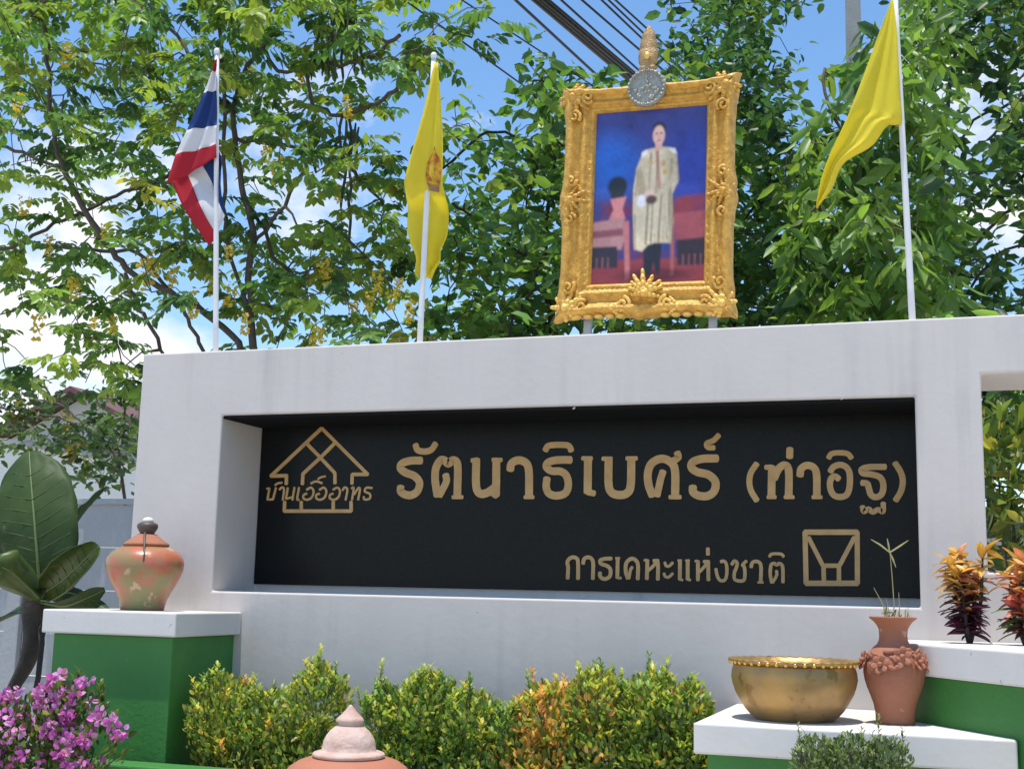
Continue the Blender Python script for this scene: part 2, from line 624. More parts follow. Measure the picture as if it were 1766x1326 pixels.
# main line
A = (670, 740, 300/1766)
letter([([(335, 318), (220, 322), (140, 350), (125, 395), (175, 440), (265, 475), (318, 540), (300, 625), (240, 668), (180, 665), (128, 632), (128, 585)], 80)], *A)
letter([([(278, 160), (300, 212), (370, 228), (440, 208), (482, 148)], 64)], *A)
letter([([(500, 672), (478, 520), (484, 400), (530, 318), (575, 320), (612, 350), (650, 318), (692, 330), (708, 410), (702, 685)], 82), ([(585, 465), (590, 535), (520, 672)], 74), ([(655, 690), (755, 690)], 40, False)], *A)
letter([([(895, 310), (893, 560), (925, 648), (1000, 648), (1085, 590)], 84), ([(1100, 312), (1095, 670)], 84, False), ([(850, 318), (900, 318)], 48, False), ([(1060, 312), (1150, 312)], 44, False), ([(1070, 640), (1105, 665)], 90, False)], *A)
letter([([(1240, 412), (1252, 350), (1318, 316), (1395, 340), (1428, 425), (1430, 685)], 82), ([(1385, 690), (1475, 690)], 40, False)], *A)
A = (960, 740, 300/1766)
letter([([(145, 312), (0, 315), (-85, 340), (-100, 385), (-45, 425), (40, 428), (100, 470), (122, 560), (95, 645), (10, 675), (-70, 655), (-102, 590), (-95, 500)], 78)], *A)
letter([([(-112, 215), (-75, 168), (60, 160), (128, 172), (152, 218)], 62)], *A)
letter([([(322, 300), (318, 640)], 84, False), ([(322, 640), (385, 652)], 62, False), ([(265, 297), (360, 297)], 44, False)], *A)
letter([([(530, 300), (530, 560), (565, 645), (645, 668), (722, 645), (755, 560), (760, 300)], 84), ([(470, 300), (560, 300)], 44, False), ([(712, 297), (815, 297)], 44, False)], *A)
letter([([(975, 672), (935, 560), (930, 440), (970, 345), (1070, 300), (1165, 340), (1205, 430), (1205, 685)], 82), ([(1082, 430), (1055, 520), (1022, 672)], 72), ([(1150, 690), (1260, 690)], 44, False), ([(1185, 325), (1238, 285), (1226, 240)], 70)], *A)
letter([([(1630, 298), (1480, 302), (1385, 335), (1372, 390), (1430, 435), (1540, 462), (1612, 530), (1605, 622), (1540, 676), (1450, 676), (1390, 640), (1385, 585)], 82)], *A)
letter([([(1600, 190), (1538, 185), (1528, 145), (1595, 115), (1648, 62)], 54)], *A)
A = (1270, 740, 300/1766)
letter([([(208, 352), (150, 440), (133, 530), (150, 625), (208, 722)], 60)], *A)
letter([([(298, 388), (360, 385)], 52, False), ([(362, 385), (357, 685)], 78, False), ([(385, 500), (430, 405), (490, 365), (532, 420), (532, 685)], 76), ([(318, 690), (400, 690)], 40, False), ([(492, 690), (582, 690)], 40, False)], *A)
letter([([(545, 200), (542, 285)], 70, False)], *A)
letter([([(648, 470), (660, 402), (720, 368), (788, 392), (816, 470), (818, 685)], 74), ([(775, 690), (865, 690)], 40, False)], *A)
letter([([(1040, 505), (1000, 478), (958, 510), (952, 590), (985, 665), (1052, 688), (1120, 665), (1150, 580), (1150, 450), (1115, 385), (1050, 362), (985, 385), (955, 430)], 62)], *A)
letter([([(938, 292), (968, 250), (1050, 240), (1130, 250), (1168, 292)], 54)], *A)
letter([([(1512, 383), (1350, 385), (1275, 408), (1288, 448), (1380, 460), (1460, 490), (1492, 560), (1480, 650), (1425, 690), (1368, 668), (1345, 600), (1328, 552), (1275, 545)], 62), ([(1280, 785), (1295, 838), (1340, 808), (1385, 842), (1440, 815), (1488, 838), (1492, 750)], 52)], *A)
letter([([(1612, 345), (1670, 440), (1690, 530), (1670, 632), (1618, 722)], 60)], *A)
# second line
A = (960, 930, 210/1766)
K = 56
letter([([(165, 565), (172, 410), (160, 330), (195, 275), (250, 258), (300, 280), (315, 350), (315, 570)], K)], *A)
letter([([(388, 350), (405, 282), (460, 258), (512, 280), (535, 350), (530, 570)], K)], *A)
letter([([(800, 276), (700, 280), (637, 305), (650, 352), (740, 385), (785, 440), (778, 530), (720, 570), (660, 560), (632, 520), (635, 480)], K)], *A)
letter([([(890, 272), (885, 555)], K, False), ([(888, 556), (935, 560)], 42, False), ([(860, 272), (915, 272)], 38, False)], *A)
letter([([(1035, 565), (1005, 460), (1015, 340), (1090, 278), (1160, 310), (1185, 390), (1180, 575)], K), ([(1100, 400), (1072, 450), (1052, 565)], 46)], *A)
letter([([(1275, 300), (1320, 300)], 38, False), ([(1320, 300), (1312, 572)], K, False), ([(1330, 452), (1390, 400), (1440, 345)], 48), ([(1465, 300), (1475, 400), (1472, 580)], K), ([(1410, 308), (1480, 308)], 52, False)], *A)
letter([([(1572, 332), (1588, 378), (1630, 388), (1688, 335)], 42), ([(1560, 492), (1580, 538), (1630, 545), (1688, 492)], 42)], *A)
A = (1160, 930, 210/1766)
letter([([(110, 305), (108, 580)], K, False), ([(110, 580), (148, 588)], 36, False), ([(222, 305), (222, 580)], K, False), ([(224, 580), (262, 588)], 36, False), ([(82, 305), (130, 305)], 36, False), ([(195, 305), (245, 305)], 36, False)], *A)
letter([([(332, 312), (372, 312)], 38, False), ([(370, 312), (370, 590)], K, False), ([(392, 470), (450, 410), (495, 350)], 46), ([(518, 312), (522, 590)], K, False), ([(455, 320), (530, 320)], 50, False)], *A)
letter([([(515, 130), (515, 220)], 56, False)], *A)
letter([([(702, 322), (750, 315), (785, 370), (788, 500), (760, 588), (692, 592), (652, 530), (630, 425)], 48)], *A)
letter([([(862, 362), (898, 312), (938, 338), (930, 400), (900, 480), (900, 568), (950, 598), (1035, 592), (1052, 500), (1042, 400), (1012, 365)], 50), ([(1015, 368), (1072, 312)], 46, False)], *A)
letter([([(1142, 402), (1156, 342), (1200, 318), (1258, 332), (1285, 400), (1280, 615)], 52), ([(1240, 622), (1315, 622)], 34, False)], *A)
letter([([(1440, 625), (1418, 500), (1430, 372), (1475, 347), (1512, 368), (1550, 347), (1590, 375), (1602, 450), (1602, 620)], 50), ([(1510, 455), (1510, 520), (1455, 622)], 44)], *A)
letter([([(1408, 248), (1432, 215), (1500, 206), (1580, 214), (1612, 248)], 44)], *A)
# house emblem with its small slanted lettering
A = (440, 720, 260/1766)
segs = [((370, 780), (372, 675)), ((372, 680), (190, 685)), ((190, 685), (785, 125)), ((785, 125), (1325, 665)), ((1325, 665), (1145, 665)), ((1142, 665), (1138, 775)),
        ((610, 305), (770, 470)), ((770, 470), (940, 650)), ((940, 650), (940, 770)), ((935, 305), (770, 470)), ((770, 470), (565, 660)), ((565, 660), (560, 780)),
        ((352, 985), (348, 1095)), ((348, 1095), (1130, 1095)), ((1130, 1095), (1128, 985)), ((545, 985), (545, 1090)), ((920, 985), (920, 1090))]
for sgm in segs:
    letter([(list(sgm), 42, False)], *A, name='emblem_bar')
oa = [(610, 890), (575, 905), (572, 945), (620, 962), (672, 930), (690, 860), (660, 820), (610, 845)]
for st in ([([(140, 832), (172, 828)], 22, False), ([(172, 828), (150, 960)], 26, False), ([(150, 960), (212, 958)], 24, False), ([(214, 958), (250, 822)], 26, False)],
           [([(240, 792), (268, 772), (320, 762)], 24)],
           [([(292, 842), (322, 818), (345, 842), (330, 965)], 26)],
           [([(388, 822), (366, 950)], 26, False), ([(366, 952), (445, 930)], 24, False), ([(466, 818), (442, 965)], 26, False)],
           [([(520, 820), (498, 950), (520, 962)], 26)],
           [(oa, 26)], mv([(oa, 26)], 150), mv([(oa, 26)], 310),
           [([(660, 772), (720, 748), (790, 768)], 26), ([(742, 722), (772, 702), (830, 688)], 22)],
           [([(1028, 850), (1055, 818), (1085, 845), (1065, 965)], 26)],
           [([(1135, 830), (1160, 825), (1140, 962)], 26), ([(1165, 900), (1215, 825), (1232, 845), (1212, 962)], 26)],
           [([(1375, 825), (1310, 822), (1290, 865), (1350, 895), (1345, 950), (1285, 958), (1278, 925)], 26)]):
    letter(st, *A)
# square emblem
A = (950, 680, 670/1766)
for a_, b_, wz in (((1155, 626), (1393, 626), 25), ((1156, 626), (1161, 858), 23), ((1393, 626), (1394, 858), 23), ((1161, 858), (1394, 858), 25),
                   ((1172, 650), (1236, 775), 20), ((1380, 650), (1314, 775), 20), ((1236, 778), (1314, 778), 20), ((1240, 778), (1242, 855), 20), ((1310, 778), (1310, 855), 20)):
    letter([([a_, b_], wz, False)], *A, name='emblem_bar')

# ------------------------------------------------------------------ stepped pedestals and planter


def pedestal(name, body, cap, z_body, z_cap, label):
    c = np.mean(body, axis=0)
    r = empty(name, (c[0], c[1], 0), label, 'pedestal')
    b = MB()
    b.prism([(x-c[0], y-c[1]) for x, y in body], 0, z_body)
    b.build('body', M['green'], r, bevel=.008)
    k = MB()
    k.prism([(x-c[0], y-c[1]) for x, y in cap], z_body, z_cap)
    k.build('cap', M['white_cap'], r, bevel=.010, seg=3)
    return r


xl = float(at(88, 1150, -.66)[0])
pedestal('pedestal', [(xl, -.66), (-4.18, -.66), (-4.18, -.001), (xl, -.001)],
         [(xl-.05, -.71), (-4.135, -.71), (-4.135, -.002), (xl-.05, -.002)], 1.322, 1.457, 'green pedestal with white cap carrying the mottled lidded urn')
pedestal('pedestal', [(-.30, -.001), (-.30, -.42), (.90, -2.133), (2.5, -2.133), (2.5, -.001)],
         [(-.345, -.002), (-.345, -.44), (.875, -2.183), (2.55, -2.183), (2.55, -.002)], 1.275, 1.418, 'green slant-fronted pedestal with white cap carrying the crotons')
pedestal('pedestal', [(-1.075, -.0015), (-1.075, -1.13), (.16, -1.13), (.16, -.0015)],
         [(-1.125, -.0025), (-1.125, -1.19), (.215, -1.19), (.215, -.0025)], .925, 1.058, 'low white-topped slab pedestal carrying the brass bowl and flowered vase')
kz = float(at(250, 1317, -.80)[2])
kr = empty('planter', (-3.2, -.8, 0), 'low green planter kerb holding the clipped shrubs', 'planter')
k = MB()
k.box((-5.2, -.09, 0), (2.07, .09, kz))
k.build('kerb', M['green'], kr, bevel=.012)
k = MB()
k.box((-5.2, .092, 0), (2.07, .79, kz-.09))
k.build('soil_bed', M['soil'], kr)
ter = MB()
ter.box((-7.5, -2.8, 0), (1.0, -.895, .40))
tag(ter.build('lower_terrace', M['paving'], bevel=.012), 'low paved terrace in front of the planter kerb', 'terrace')

# ------------------------------------------------------------------ flags


def grid_cloth(name, rows, parent, m, Y, ripple, colf=None, nu=14, solid=.003):
    """rows: list of (left px pt, right px pt, t); Y is the plane of the cloth"""
    n = len(rows)
    mb = MB()
    cols = []
    for i, (L, R, t) in enumerate(rows):
        for j in range(nu+1):
            s = j/nu
            p = at(L[0]+(R[0]-L[0])*s, L[1]+(R[1]-L[1])*s, Y)
            q = np.array([p[0], Y + ripple(s, t), p[2]])
            mb.v.append(tuple(q - np.array(parent.location)))
            cols.append(colf(s, t) if colf else (1, 1, 1))
    for i in range(n-1):
        for j in range(nu):
            a = i*(nu+1)+j
            mb.f.append((a, a+nu+1, a+nu+2, a+1))
    mb.c = cols
    o = mb.build(name, m, parent, smooth=True)
    sd = o.modifiers.new('thick', 'SOLIDIFY')
    sd.thickness = solid
    return o


def flagpole(base, top, label, r=.019):
    pb, pt = at(*base, .25), at(*top, .25)
    d = (pt-pb)
    d = d/np.linalg.norm(d)
    pb = pb - d*((pb[2]-(ZT-.02))/d[2])
    root = empty('flagpole', pb, label, 'flagpole')
    q = MB()
    L = np.linalg.norm(pt-pb)
    q.tube([d*L*i/8 for i in range(9)], [r*(1-.18*i/8) for i in range(9)], 12)
    q.build('pole', M['pole'], root, smooth=True)
    q = MB()
    q.blob(tuple(d*(L+.012)), ((.022, 0, 0), (0, .022, 0), (0, 0, .026)))
    q.build('finial', M['pole'], root, smooth=True)
    q = MB()
    q.tube([(0, 0, .012), (0, 0, .06)], .036, 12)
    q.build('socket', M['pole'], root)
    return root


def interp_rows(Lp, Rp, n):
    a, b = catmull(Lp, 8), catmull(Rp, 8)

    def smp(c, t):
        c = np.array(c)
        d = np.r_[0, np.cumsum(np.linalg.norm(np.diff(c, axis=0), axis=1))]
        d /= d[-1]
        return np.array([np.interp(t, d, c[:, 0]), np.interp(t, d, c[:, 1])])
    return [(smp(a, i/n), smp(b, i/n), i/n) for i in range(n+1)]


RED, WHT, BLU = (.50, .030, .048), (.72, .72, .74), (.022, .055, .20)


def stripe(t):
    return RED if t < 1/6 else WHT if t < 1/3 else BLU if t < 2/3 else WHT if t < 5/6 else RED


fr = flagpole((372, 605), (374, 92), 'white flagpole with the furled red white and blue striped flag')
Z = lambda x, y: (270+x*.2717, 80+y*.2717)
tk = [0, 1/6, 1/3, 2/3, 5/6, 1]
hoist = [(380, 80), (380, 160), (380, 283), (380, 500), (380, 622), (382, 705)]
fold = [(372, 120), (335, 168), (285, 298), (196, 535), (126, 690), (72, 880)]
fold2 = [(388, 600), (386, 620), (378, 650), (268, 715), (150, 735), (74, 850)]
fend = [(392, 640), (392, 660), (402, 690), (438, 1075), (385, 1200), (312, 1255)]


def stripe_rows(a, b):
    rows, k = [], 0
    for i in range(5):
        for q in range(7):
            t0 = q/6
            t = tk[i]+(tk[i+1]-tk[i])*t0
            mid = t if 0 < q < 6 else tk[i]+(tk[i+1]-tk[i])*(.001 if q == 0 else .999)
            pa = np.array(Z(*a[i]))*(1-t0)+np.array(Z(*a[i+1]))*t0
            pb = np.array(Z(*b[i]))*(1-t0)+np.array(Z(*b[i+1]))*t0
            rows.append((pa, pb, mid))
    return rows


grid_cloth('flag', stripe_rows(fold, hoist), fr, M['stripes'], .205,
           lambda s, t: .022*math.sin(s*7+t*5)*(1-s) + .008*math.sin(s*16+t*9), lambda s, t: stripe(t), nu=16)
grid_cloth('flag_fly', stripe_rows(fold2, fend), fr, M['stripes'], .262,
           lambda s, t: .025*math.sin(s*6+t*7+1)+.010*math.sin(t*21), lambda s, t: stripe(t), nu=16)

f2 = flagpole((724, 590), (748, 100), 'white flagpole with limp yellow flag bearing a red emblem')
Z = lambda x, y: (660+x*.392, 80+y*.392)
rows = interp_rows([Z(*p) for p in ((226, 75), (190, 250), (150, 400), (102, 580), (80, 752), (96, 850), (124, 915), (120, 985), (140, 1010))],
                   [Z(*p) for p in ((243, 70), (250, 250), (252, 420), (250, 660), (246, 800), (216, 862), (214, 915), (196, 935), (168, 985))], 34)
y2 = lambda s, t: (.125*min(1, max(0, (t-.56)/.10)) -.055*math.sin(s*5.2+.6)*min(1, t*2.5) + .020*math.sin(s*13+t*4)*min(1, t*3))
grid_cloth('flag', rows, f2, M['yellow'], .185, y2, nu=18)


def on_cloth(rows, s, t, Y, rip, eps=.006):
    i = min(int(t*(len(rows)-1)), len(rows)-2)
    q = t*(len(rows)-1)-i
    L = rows[i][0]*(1-q)+rows[i+1][0]*q
    R = rows[i][1]*(1-q)+rows[i+1][1]*q
    p = at(*(L+(R-L)*s), Y)
    return np.array([p[0], Y+rip(s, t)-eps, p[2]])


def cloth_patch(name, outline, rows, parent, m, Y, rip, eps):
    """small printed motif lying on the cloth, fan of (s,t) points"""
    mb = MB()
    c = np.mean(outline, axis=0)
    nn = len(outline)
    pts = [c] + [c+(np.array(p)-c)*.5 for p in outline] + [np.array(p) for p in outline]
    mb.v = [tuple(on_cloth(rows, a, b, Y, rip, eps)-np.array(parent.location)) for a, b in pts]
    for i in range(nn):
        j = (i+1) % nn
        mb.f += [(0, 1+i, 1+j), (1+i, 1+nn+i, 1+nn+j, 1+j)]
    return mb.build(name, m, parent, smooth=True)


circ = lambda cs, ct, rs, rt, n=14, wob=0: [(cs+rs*math.cos(6.2832*i/n)*(1+wob*math.cos(i*math.pi)), ct+rt*math.sin(6.2832*i/n)*(1+wob*math.cos(i*math.pi))) for i in range(n)]
cloth_patch('flag_emblem', circ(.74, .50, .20, .085, 18, .03), rows, f2, M['emblem'], .185, y2, .006)
cloth_patch('flag_emblem', circ(.70, .505, .055, .030, 10, .1), rows, f2, M['yellow'], .185, y2, .009)
cloth_patch('flag_emblem', [(.68, .44), (.70, .41), (.74, .385), (.78, .41), (.82, .44)], rows, f2, M['emblem'], .185, y2, .011)
cloth_patch('flag_emblem', [(.60, .555), (.72, .57), (.88, .555), (.84, .59), (.64, .59)], rows, f2, M['emblem_b'], .185, y2, .011)

f3 = flagpole((1573, 545), (1543, -12), 'white flagpole with plain yellow flag swept into a point')
Z = lambda x, y: (1250+x*.4223, y*.4223)
rows = interp_rows([Z(*p) for p in ((682, 0), (600, 220), (505, 480), (440, 625), (400, 735), (384, 810), (376, 850))],
                   [Z(*p) for p in ((688, -6), (704, 150), (716, 380), (722, 506), (664, 514), (600, 598), (488, 668), (440, 770), (378, 856))], 40)
y3 = lambda s, t: (-.03*(1-s)*min(1, t*2)+.03*math.sin(s*6)*min(1, t*2)+.012*math.sin(s*17+t*6)*min(1, 3*t))
grid_cloth('flag', rows, f3, M['yellow'], .205, y3, nu=18)

# ------------------------------------------------------------------ gilded picture frame
FC = np.array([-1.691, .30, 3.962])
froot = empty('picture_frame', (FC[0], FC[1], FC[2]), 'ornate gilded frame holding a standing portrait, topped by a crowned crest', 'picture frame')
froot.rotation_euler = (0, math.radians(1.25), 0)
OA, OB = .535, .728
IA, IB = .342, .540
IX, IZ = .010, .028          # the opening sits a little above centre


def side(mb, c0, c1, i0, i1, out_dir, key):
    ns, nt_ = 110, 26
    prof = [(0, .010), (.03, .040), (.10, .072), (.20, .088), (.30, .080), (.42, .050), (.52, .044), (.62, .060), (.70, .066), (.77, .052), (.83, .030), (.88, .040), (.94, .036), (1, .006)]
    px_ = [p[0] for p in prof]
    pz_ = [p[1] for p in prof]
    base = len(mb.v)
    for i in range(ns+1):
        s = i/ns
        o = np.array(c0)*(1-s)+np.array(c1)*s
        n_ = np.array(i0)*(1-s)+np.array(i1)*s
        ce = max(0, 1-min(s, 1-s)/.20)
        me_ = max(0, 1-abs(s-.5)/.12)
        bul = .030*ce**1.3 + .022*me_**.8 - .010
        bul += .006*math.sin(s*70)*max(ce, me_)
        for j in range(nt_+1):
            t = j/nt_
            tg = np.array(c1)-np.array(c0)
            tg = tg/np.linalg.norm(tg)
            lat = tg*.020*(max(0, 1-(1-s)/.09) - max(0, 1-s/.09))
            p = o*(1-t)+n_*t + (np.array(out_dir)*bul + lat)*(1-t)**1.5
            h = np.interp(t, px_, pz_)
            wgt = (ce**.7 + me_**.7)*math.sin(math.pi*min(1, t/.8))**1 if t < .8 else 0
            q = Vector((p[0]*34+key, p[1]*34, 3))
            h += wgt*.016*(noise.noise(q)+.6*noise.noise(q*2.1))
            h += .0035*math.sin(s*150)*math.exp(-((t-.86)/.03)**2)
            h += .003*noise.noise(Vector((p[0]*60, p[1]*60, key)))*(1 if t < .75 else .2)
            mb.v.append((p[0], -h, p[1]))
    for i in range(ns):
        for j in range(nt_):
            a = base+i*(nt_+1)+j
            mb.f.append((a, a+nt_+1, a+nt_+2, a+1))


oc = [(-OA, -OB), (OA, -OB), (OA, OB), (-OA, OB)]
ic = [(-IA+IX, -IB+IZ), (IA+IX, -IB+IZ), (IA+IX, IB+IZ), (-IA+IX, IB+IZ)]
for q, od in enumerate(((0, -1), (1, 0), (0, 1), (-1, 0))):
    mb = MB()
    a, b = q, (q+1) % 4
    side(mb, oc[a], oc[b], ic[a], ic[b], od, q*7.3)
    o = mb.build('moulding', M['gold'], froot, smooth=True, fix=True)
bk = MB()
bk.box((-OA+.02, .0, -OB+.02), (OA-.02, .03, OB-.02))
bk.build('backing', M['steel'], froot)


def acanthus(cx, cz, ang0, spread, n, ln, wd_, name='ornament', m='gold', h=.062, lift=.022):
    mb = MB()
    for i in range(n):
        a = math.radians(ang0 + (i/(n-1)-.5)*spread + random.uniform(-9, 9))
        l = ln*(1-.35*abs(i/(n-1)-.5)*2)*random.uniform(.9, 1.1)
        dx, dz = math.cos(a), math.sin(a)
        for kk in range(4):
            f_ = (kk+.6)/4
            mb.blob((cx+dx*l*f_, -h-.010*math.sin(f_*3)+.012*f_, cz+dz*l*f_),
                    ((dx*l*.22, 0, dz*l*.22), (-dz*wd_*(1.1-.6*f_), 0, dx*wd_*(1.1-.6*f_)), (0, -lift*(1-.5*f_), 0)), 8, 6)
    mb.blob((cx, -h-.012, cz), ((wd_*1.1, 0, 0), (0, 0, wd_*1.1), (0, -lift, 0)), 10, 6)
    return mb.build(name, M[m], froot, smooth=True)


def scroll(cx, cz, r, turns, a0, sgn, h=.066, m='gold'):
    mb = MB()
    pts, rr = [], []
    for i in range(28):
        f_ = i/27
        a = a0+sgn*f_*turns*6.2832
        q = r*(1-.8*f_)
        pts.append((cx+q*math.cos(a), -h-.012*f_, cz+q*math.sin(a)))
        rr.append(.014*(1-.4*f_))
    mb.tube(pts, rr, 7)
    return mb.build('scroll', M[m], froot, smooth=True)


for (sx, sz, a0) in ((-1, -1, 45), (1, -1, 135), (1, 1, 225), (-1, 1, 315)):
    bot = sz < 0
    acanthus(sx*(OA-.06), sz*(OB-.06), a0, 250, 9, .125, .024, m='gold_bright' if bot else 'gold')
    for d in (1, -1):
        scroll(sx*(OA-.16 if d > 0 else OA-.075), sz*(OB-.07 if d > 0 else OB-.19), .042, 1.4, math.radians(a0), d*sx*sz, m='gold')
for sx in (-1, 1):
    acanthus(sx*(OA-.065), .01, 180 if sx > 0 else 0, 300, 9, .105, .019)
    for dz in (-.12, .12):
        scroll(sx*(OA-.07), .01+dz, .036, 1.3, 0, sx*(1 if dz > 0 else -1))
acanthus(.015, -OB+.135, 90, 200, 9, .135, .023, 'base_ornament', 'gold_bright', h=.07, lift=.034)
for d in (-1, 1):
    scroll(.015+d*.13, -OB+.075, .045, 1.4, math.pi/2, d, m='gold_bright')
    acanthus(.015+d*.20, -OB+.055, 90+d*90, 80, 4, .11, .018, m='gold_bright')
for i in range(13):
    mb = MB()
    x = -.40+i*.80/12
    if abs(x) < .1:
        continue
    mb.blob((x, -.045, -OB+.010), ((.030, 0, 0), (0, 0, .018), (0, -.03, 0)))
    mb.build('bead', M['gold_bright'], froot, smooth=True)

# the printed portrait: a full-length figure in a pale robe before a blue backdrop
NX, NZ = 110, 172
uu, vv = np.meshgrid(np.linspace(0, 1, NX+1), np.linspace(0, 1, NZ+1))   # vv = 0 at the top
S8 = lambda r, g_, b: np.array([((c/255+.055)/1.055)**2.4 if c > 10 else c/3294 for c in (r, g_, b)])
img = np.zeros((NZ+1, NX+1, 3))
img[:] = S8(52, 60, 120)
gn = np.array([[noise.noise(Vector((a*4, b*6, .3))) + .5*noise.noise(Vector((a*11, b*15, 2))) for a in np.linspace(0, 1, NX+1)] for b in np.linspace(0, 1, NZ+1)])


def lay(mask_, col):
    img[:] = img*(1-mask_[..., None]) + np.asarray(col)*mask_[..., None]


def ell(cu, cv, ru, rv, soft=.15):
    d = np.sqrt(((uu-cu)/ru)**2 + ((vv-cv)/rv)**2)
    return np.clip((1-d)/soft+.5, 0, 1)


def poly(pts, soft=.012):
    P = np.array(pts, float)
    inside = np.zeros(uu.shape, bool)
    dist = np.full(uu.shape, 9.)
    for i in range(len(P)):
        a, b = P[i], P[(i+1) % len(P)]
        c = ((a[1] > vv) != (b[1] > vv)) & (uu < (b[0]-a[0])*(vv-a[1])/(b[1]-a[1]+1e-12)+a[0])
        inside ^= c
        ab = b-a
        t = np.clip(((uu-a[0])*ab[0]+(vv-a[1])*ab[1])/(ab@ab), 0, 1)
        dist = np.minimum(dist, np.hypot(uu-a[0]-t*ab[0], vv-a[1]-t*ab[1]))
    return np.clip(np.where(inside, .5+dist/soft, .5-dist/soft), 0, 1)


lay(np.clip(.5-vv*1.1, 0, 1)*.5, S8(70, 68, 128))
lay(ell(.14, .31, .26, .16, 1.0)*.75, S8(38, 98, 186))
lay(ell(.88, .36, .2, .2, 1.0)*.5, S8(42, 62, 160))
lay(np.clip((vv-.50)/.06, 0, 1)*np.clip(gn+.55, 0, 1), S8(96, 44, 66))
lay(np.clip((vv-.85)/.02, 0, 1), S8(132, 58, 62))
lay(np.clip((vv-.87)/.02, 0, 1)*np.clip(.5+gn, 0, 1)*.5, S8(86, 34, 48))
lay(ell(.22, .44, .085, .06, .35), S8(34, 40, 46))
lay(poly([(.17, .47), (.27, .47), (.285, .51), (.155, .51)]), S8(40, 40, 50))
lay(poly([(.16, .51), (.30, .50), (.27, .57), (.30, .63), (.15, .63), (.19, .57)]), S8(176, 112, 112))
lay(poly([(0, .64), (.28, .62), (.30, .74), (.27, .80), (.0, .79)]), S8(158, 116, 116))
lay(poly([(0, .69), (.28, .68), (.28, .72), (0, .73)]), S8(120, 70, 78))
lay(poly([(0, .78), (.23, .78), (.24, .90), (0, .90)]), S8(46, 42, 52))
lay(poly([(.28, .64), (.33, .64), (.35, .96), (.31, .97)]), S8(170, 104, 104))
lay(poly([(.73, .52), (1, .50), (1, .62), (.71, .62)])*np.clip(.7+gn, 0, 1), S8(122, 52, 58))
lay(poly([(.72, .61), (1, .60), (1, .76), (.74, .76)]), S8(140, 70, 76))
lay(poly([(.75, .76), (1, .75), (1, .90), (.76, .90)]), S8(50, 40, 48))
lay(poly([(.69, .63), (.725, .63), (.73, .95), (.70, .96)]), S8(150, 86, 84))
for xx in (.80, .85, .90, .95, .05, .10, .15):
    lay(poly([(xx, .84), (xx+.012, .84), (xx+.012, .90), (xx, .90)], .006), S8(120, 72, 74))
lay(ell(.56, .95, .30, .035, .6)*.6, S8(52, 24, 34))
lay(poly([(.46, .74), (.62, .74), (.61, .93), (.585, .95), (.55, .88), (.53, .95), (.47, .94)]), S8(36, 38, 48))
robe = poly([(.44, .245), (.50, .235), (.60, .228), (.68, .235), (.735, .29), (.755, .42), (.70, .50), (.715, .66), (.70, .775), (.62, .77), (.555, .77), (.50, .78), (.45, .815), (.38, .80), (.365, .60), (.36, .46), (.385, .34)])
lay(robe, S8(206, 190, 160))
lay(robe*np.clip(gn*.7+.05, 0, .5), S8(150, 130, 102))
lay(robe*np.clip((uu-.60)/.2, 0, .45), S8(120, 104, 84))
for (a, b, wq, cc) in (((.50, .26), (.47, .78), .018, (120, 100, 74)), ((.60, .50), (.58, .77), .016, (118, 98, 74)), ((.44, .40), (.42, .78), .016, (204, 190, 160)),
                       ((.68, .30), (.66, .75), .02, (146, 128, 98)), ((.56, .25), (.555, .48), .010, (112, 92, 66)), ((.64, .5), (.67, .74), .014, (206, 192, 164)), ((.53, .5), (.52, .77), .012, (116, 96, 72))):
    lay(poly([a, (a[0]+wq, a[1]), (b[0]+wq, b[1]), b], .012)*robe*.8, S8(*cc))
lay(poly([(.425, .255), (.47, .240), (.48, .262), (.43, .285)]), S8(222, 214, 204))
lay(poly([(.665, .240), (.715, .240), (.735, .275), (.69, .265)]), S8(222, 214, 204))
for (a, b) in (((.395, .345), (.375, .50)), ((.425, .36), (.46, .47)), ((.735, .32), (.745, .42)), ((.70, .35), (.66, .43)), ((.66, .43), (.55, .49)), ((.375, .60), (.385, .80)), ((.70, .52), (.705, .77))):
    lay(poly([a, (a[0]+.010, a[1]), (b[0]+.010, b[1]), b], .010)*.75, S8(104, 86, 62))
for (a, b) in (((.60, .30), (.63, .345)), ((.62, .36), (.65, .385)), ((.49, .30), (.52, .33))):
    lay(ell((a[0]+b[0])/2, (a[1]+b[1])/2, .022, .016, .5)*.8, S8(196, 150, 70))
lay(poly([(.545, .245), (.575, .245), (.60, .46), (.575, .47)], .012)*.6, S8(150, 60, 60))
lay(poly([(.43, .30), (.50, .30), (.53, .46), (.44, .50), (.40, .46)], .02)*.55, S8(184, 168, 140))
lay(poly([(.38, .36), (.42, .33), (.47, .46), (.50, .49), (.45, .53), (.40, .50)], .02)*.8, S8(160, 142, 112))
lay(poly([(.70, .33), (.74, .35), (.74, .44), (.60, .505), (.57, .48), (.67, .42)], .02)*.8, S8(188, 172, 144))
lay(ell(.50, .495, .045, .028, .4), S8(206, 172, 156))
lay(ell(.435, .53, .04, .035, .4), S8(220, 214, 216))
lay(ell(.52, .525, .05, .025, .5), S8(84, 66, 60))
lay(poly([(.545, .20), (.60, .20), (.605, .245), (.54, .245)]), S8(196, 152, 138))
lay(ell(.574, .125, .060, .044, .3), S8(46, 42, 56))
lay(ell(.572, .160, .052, .056, .25), S8(206, 164, 150))
for (eu, ev) in ((.553, .150), (.592, .148)):
    lay(ell(eu, ev, .011, .006, .6)*.8, S8(60, 46, 50))
lay(ell(.573, .170, .009, .012, .8)*.5, S8(170, 118, 104))
lay(ell(.573, .190, .020, .005, .6)*.7, S8(150, 84, 84))
fine = RNG.normal(size=uu.shape)
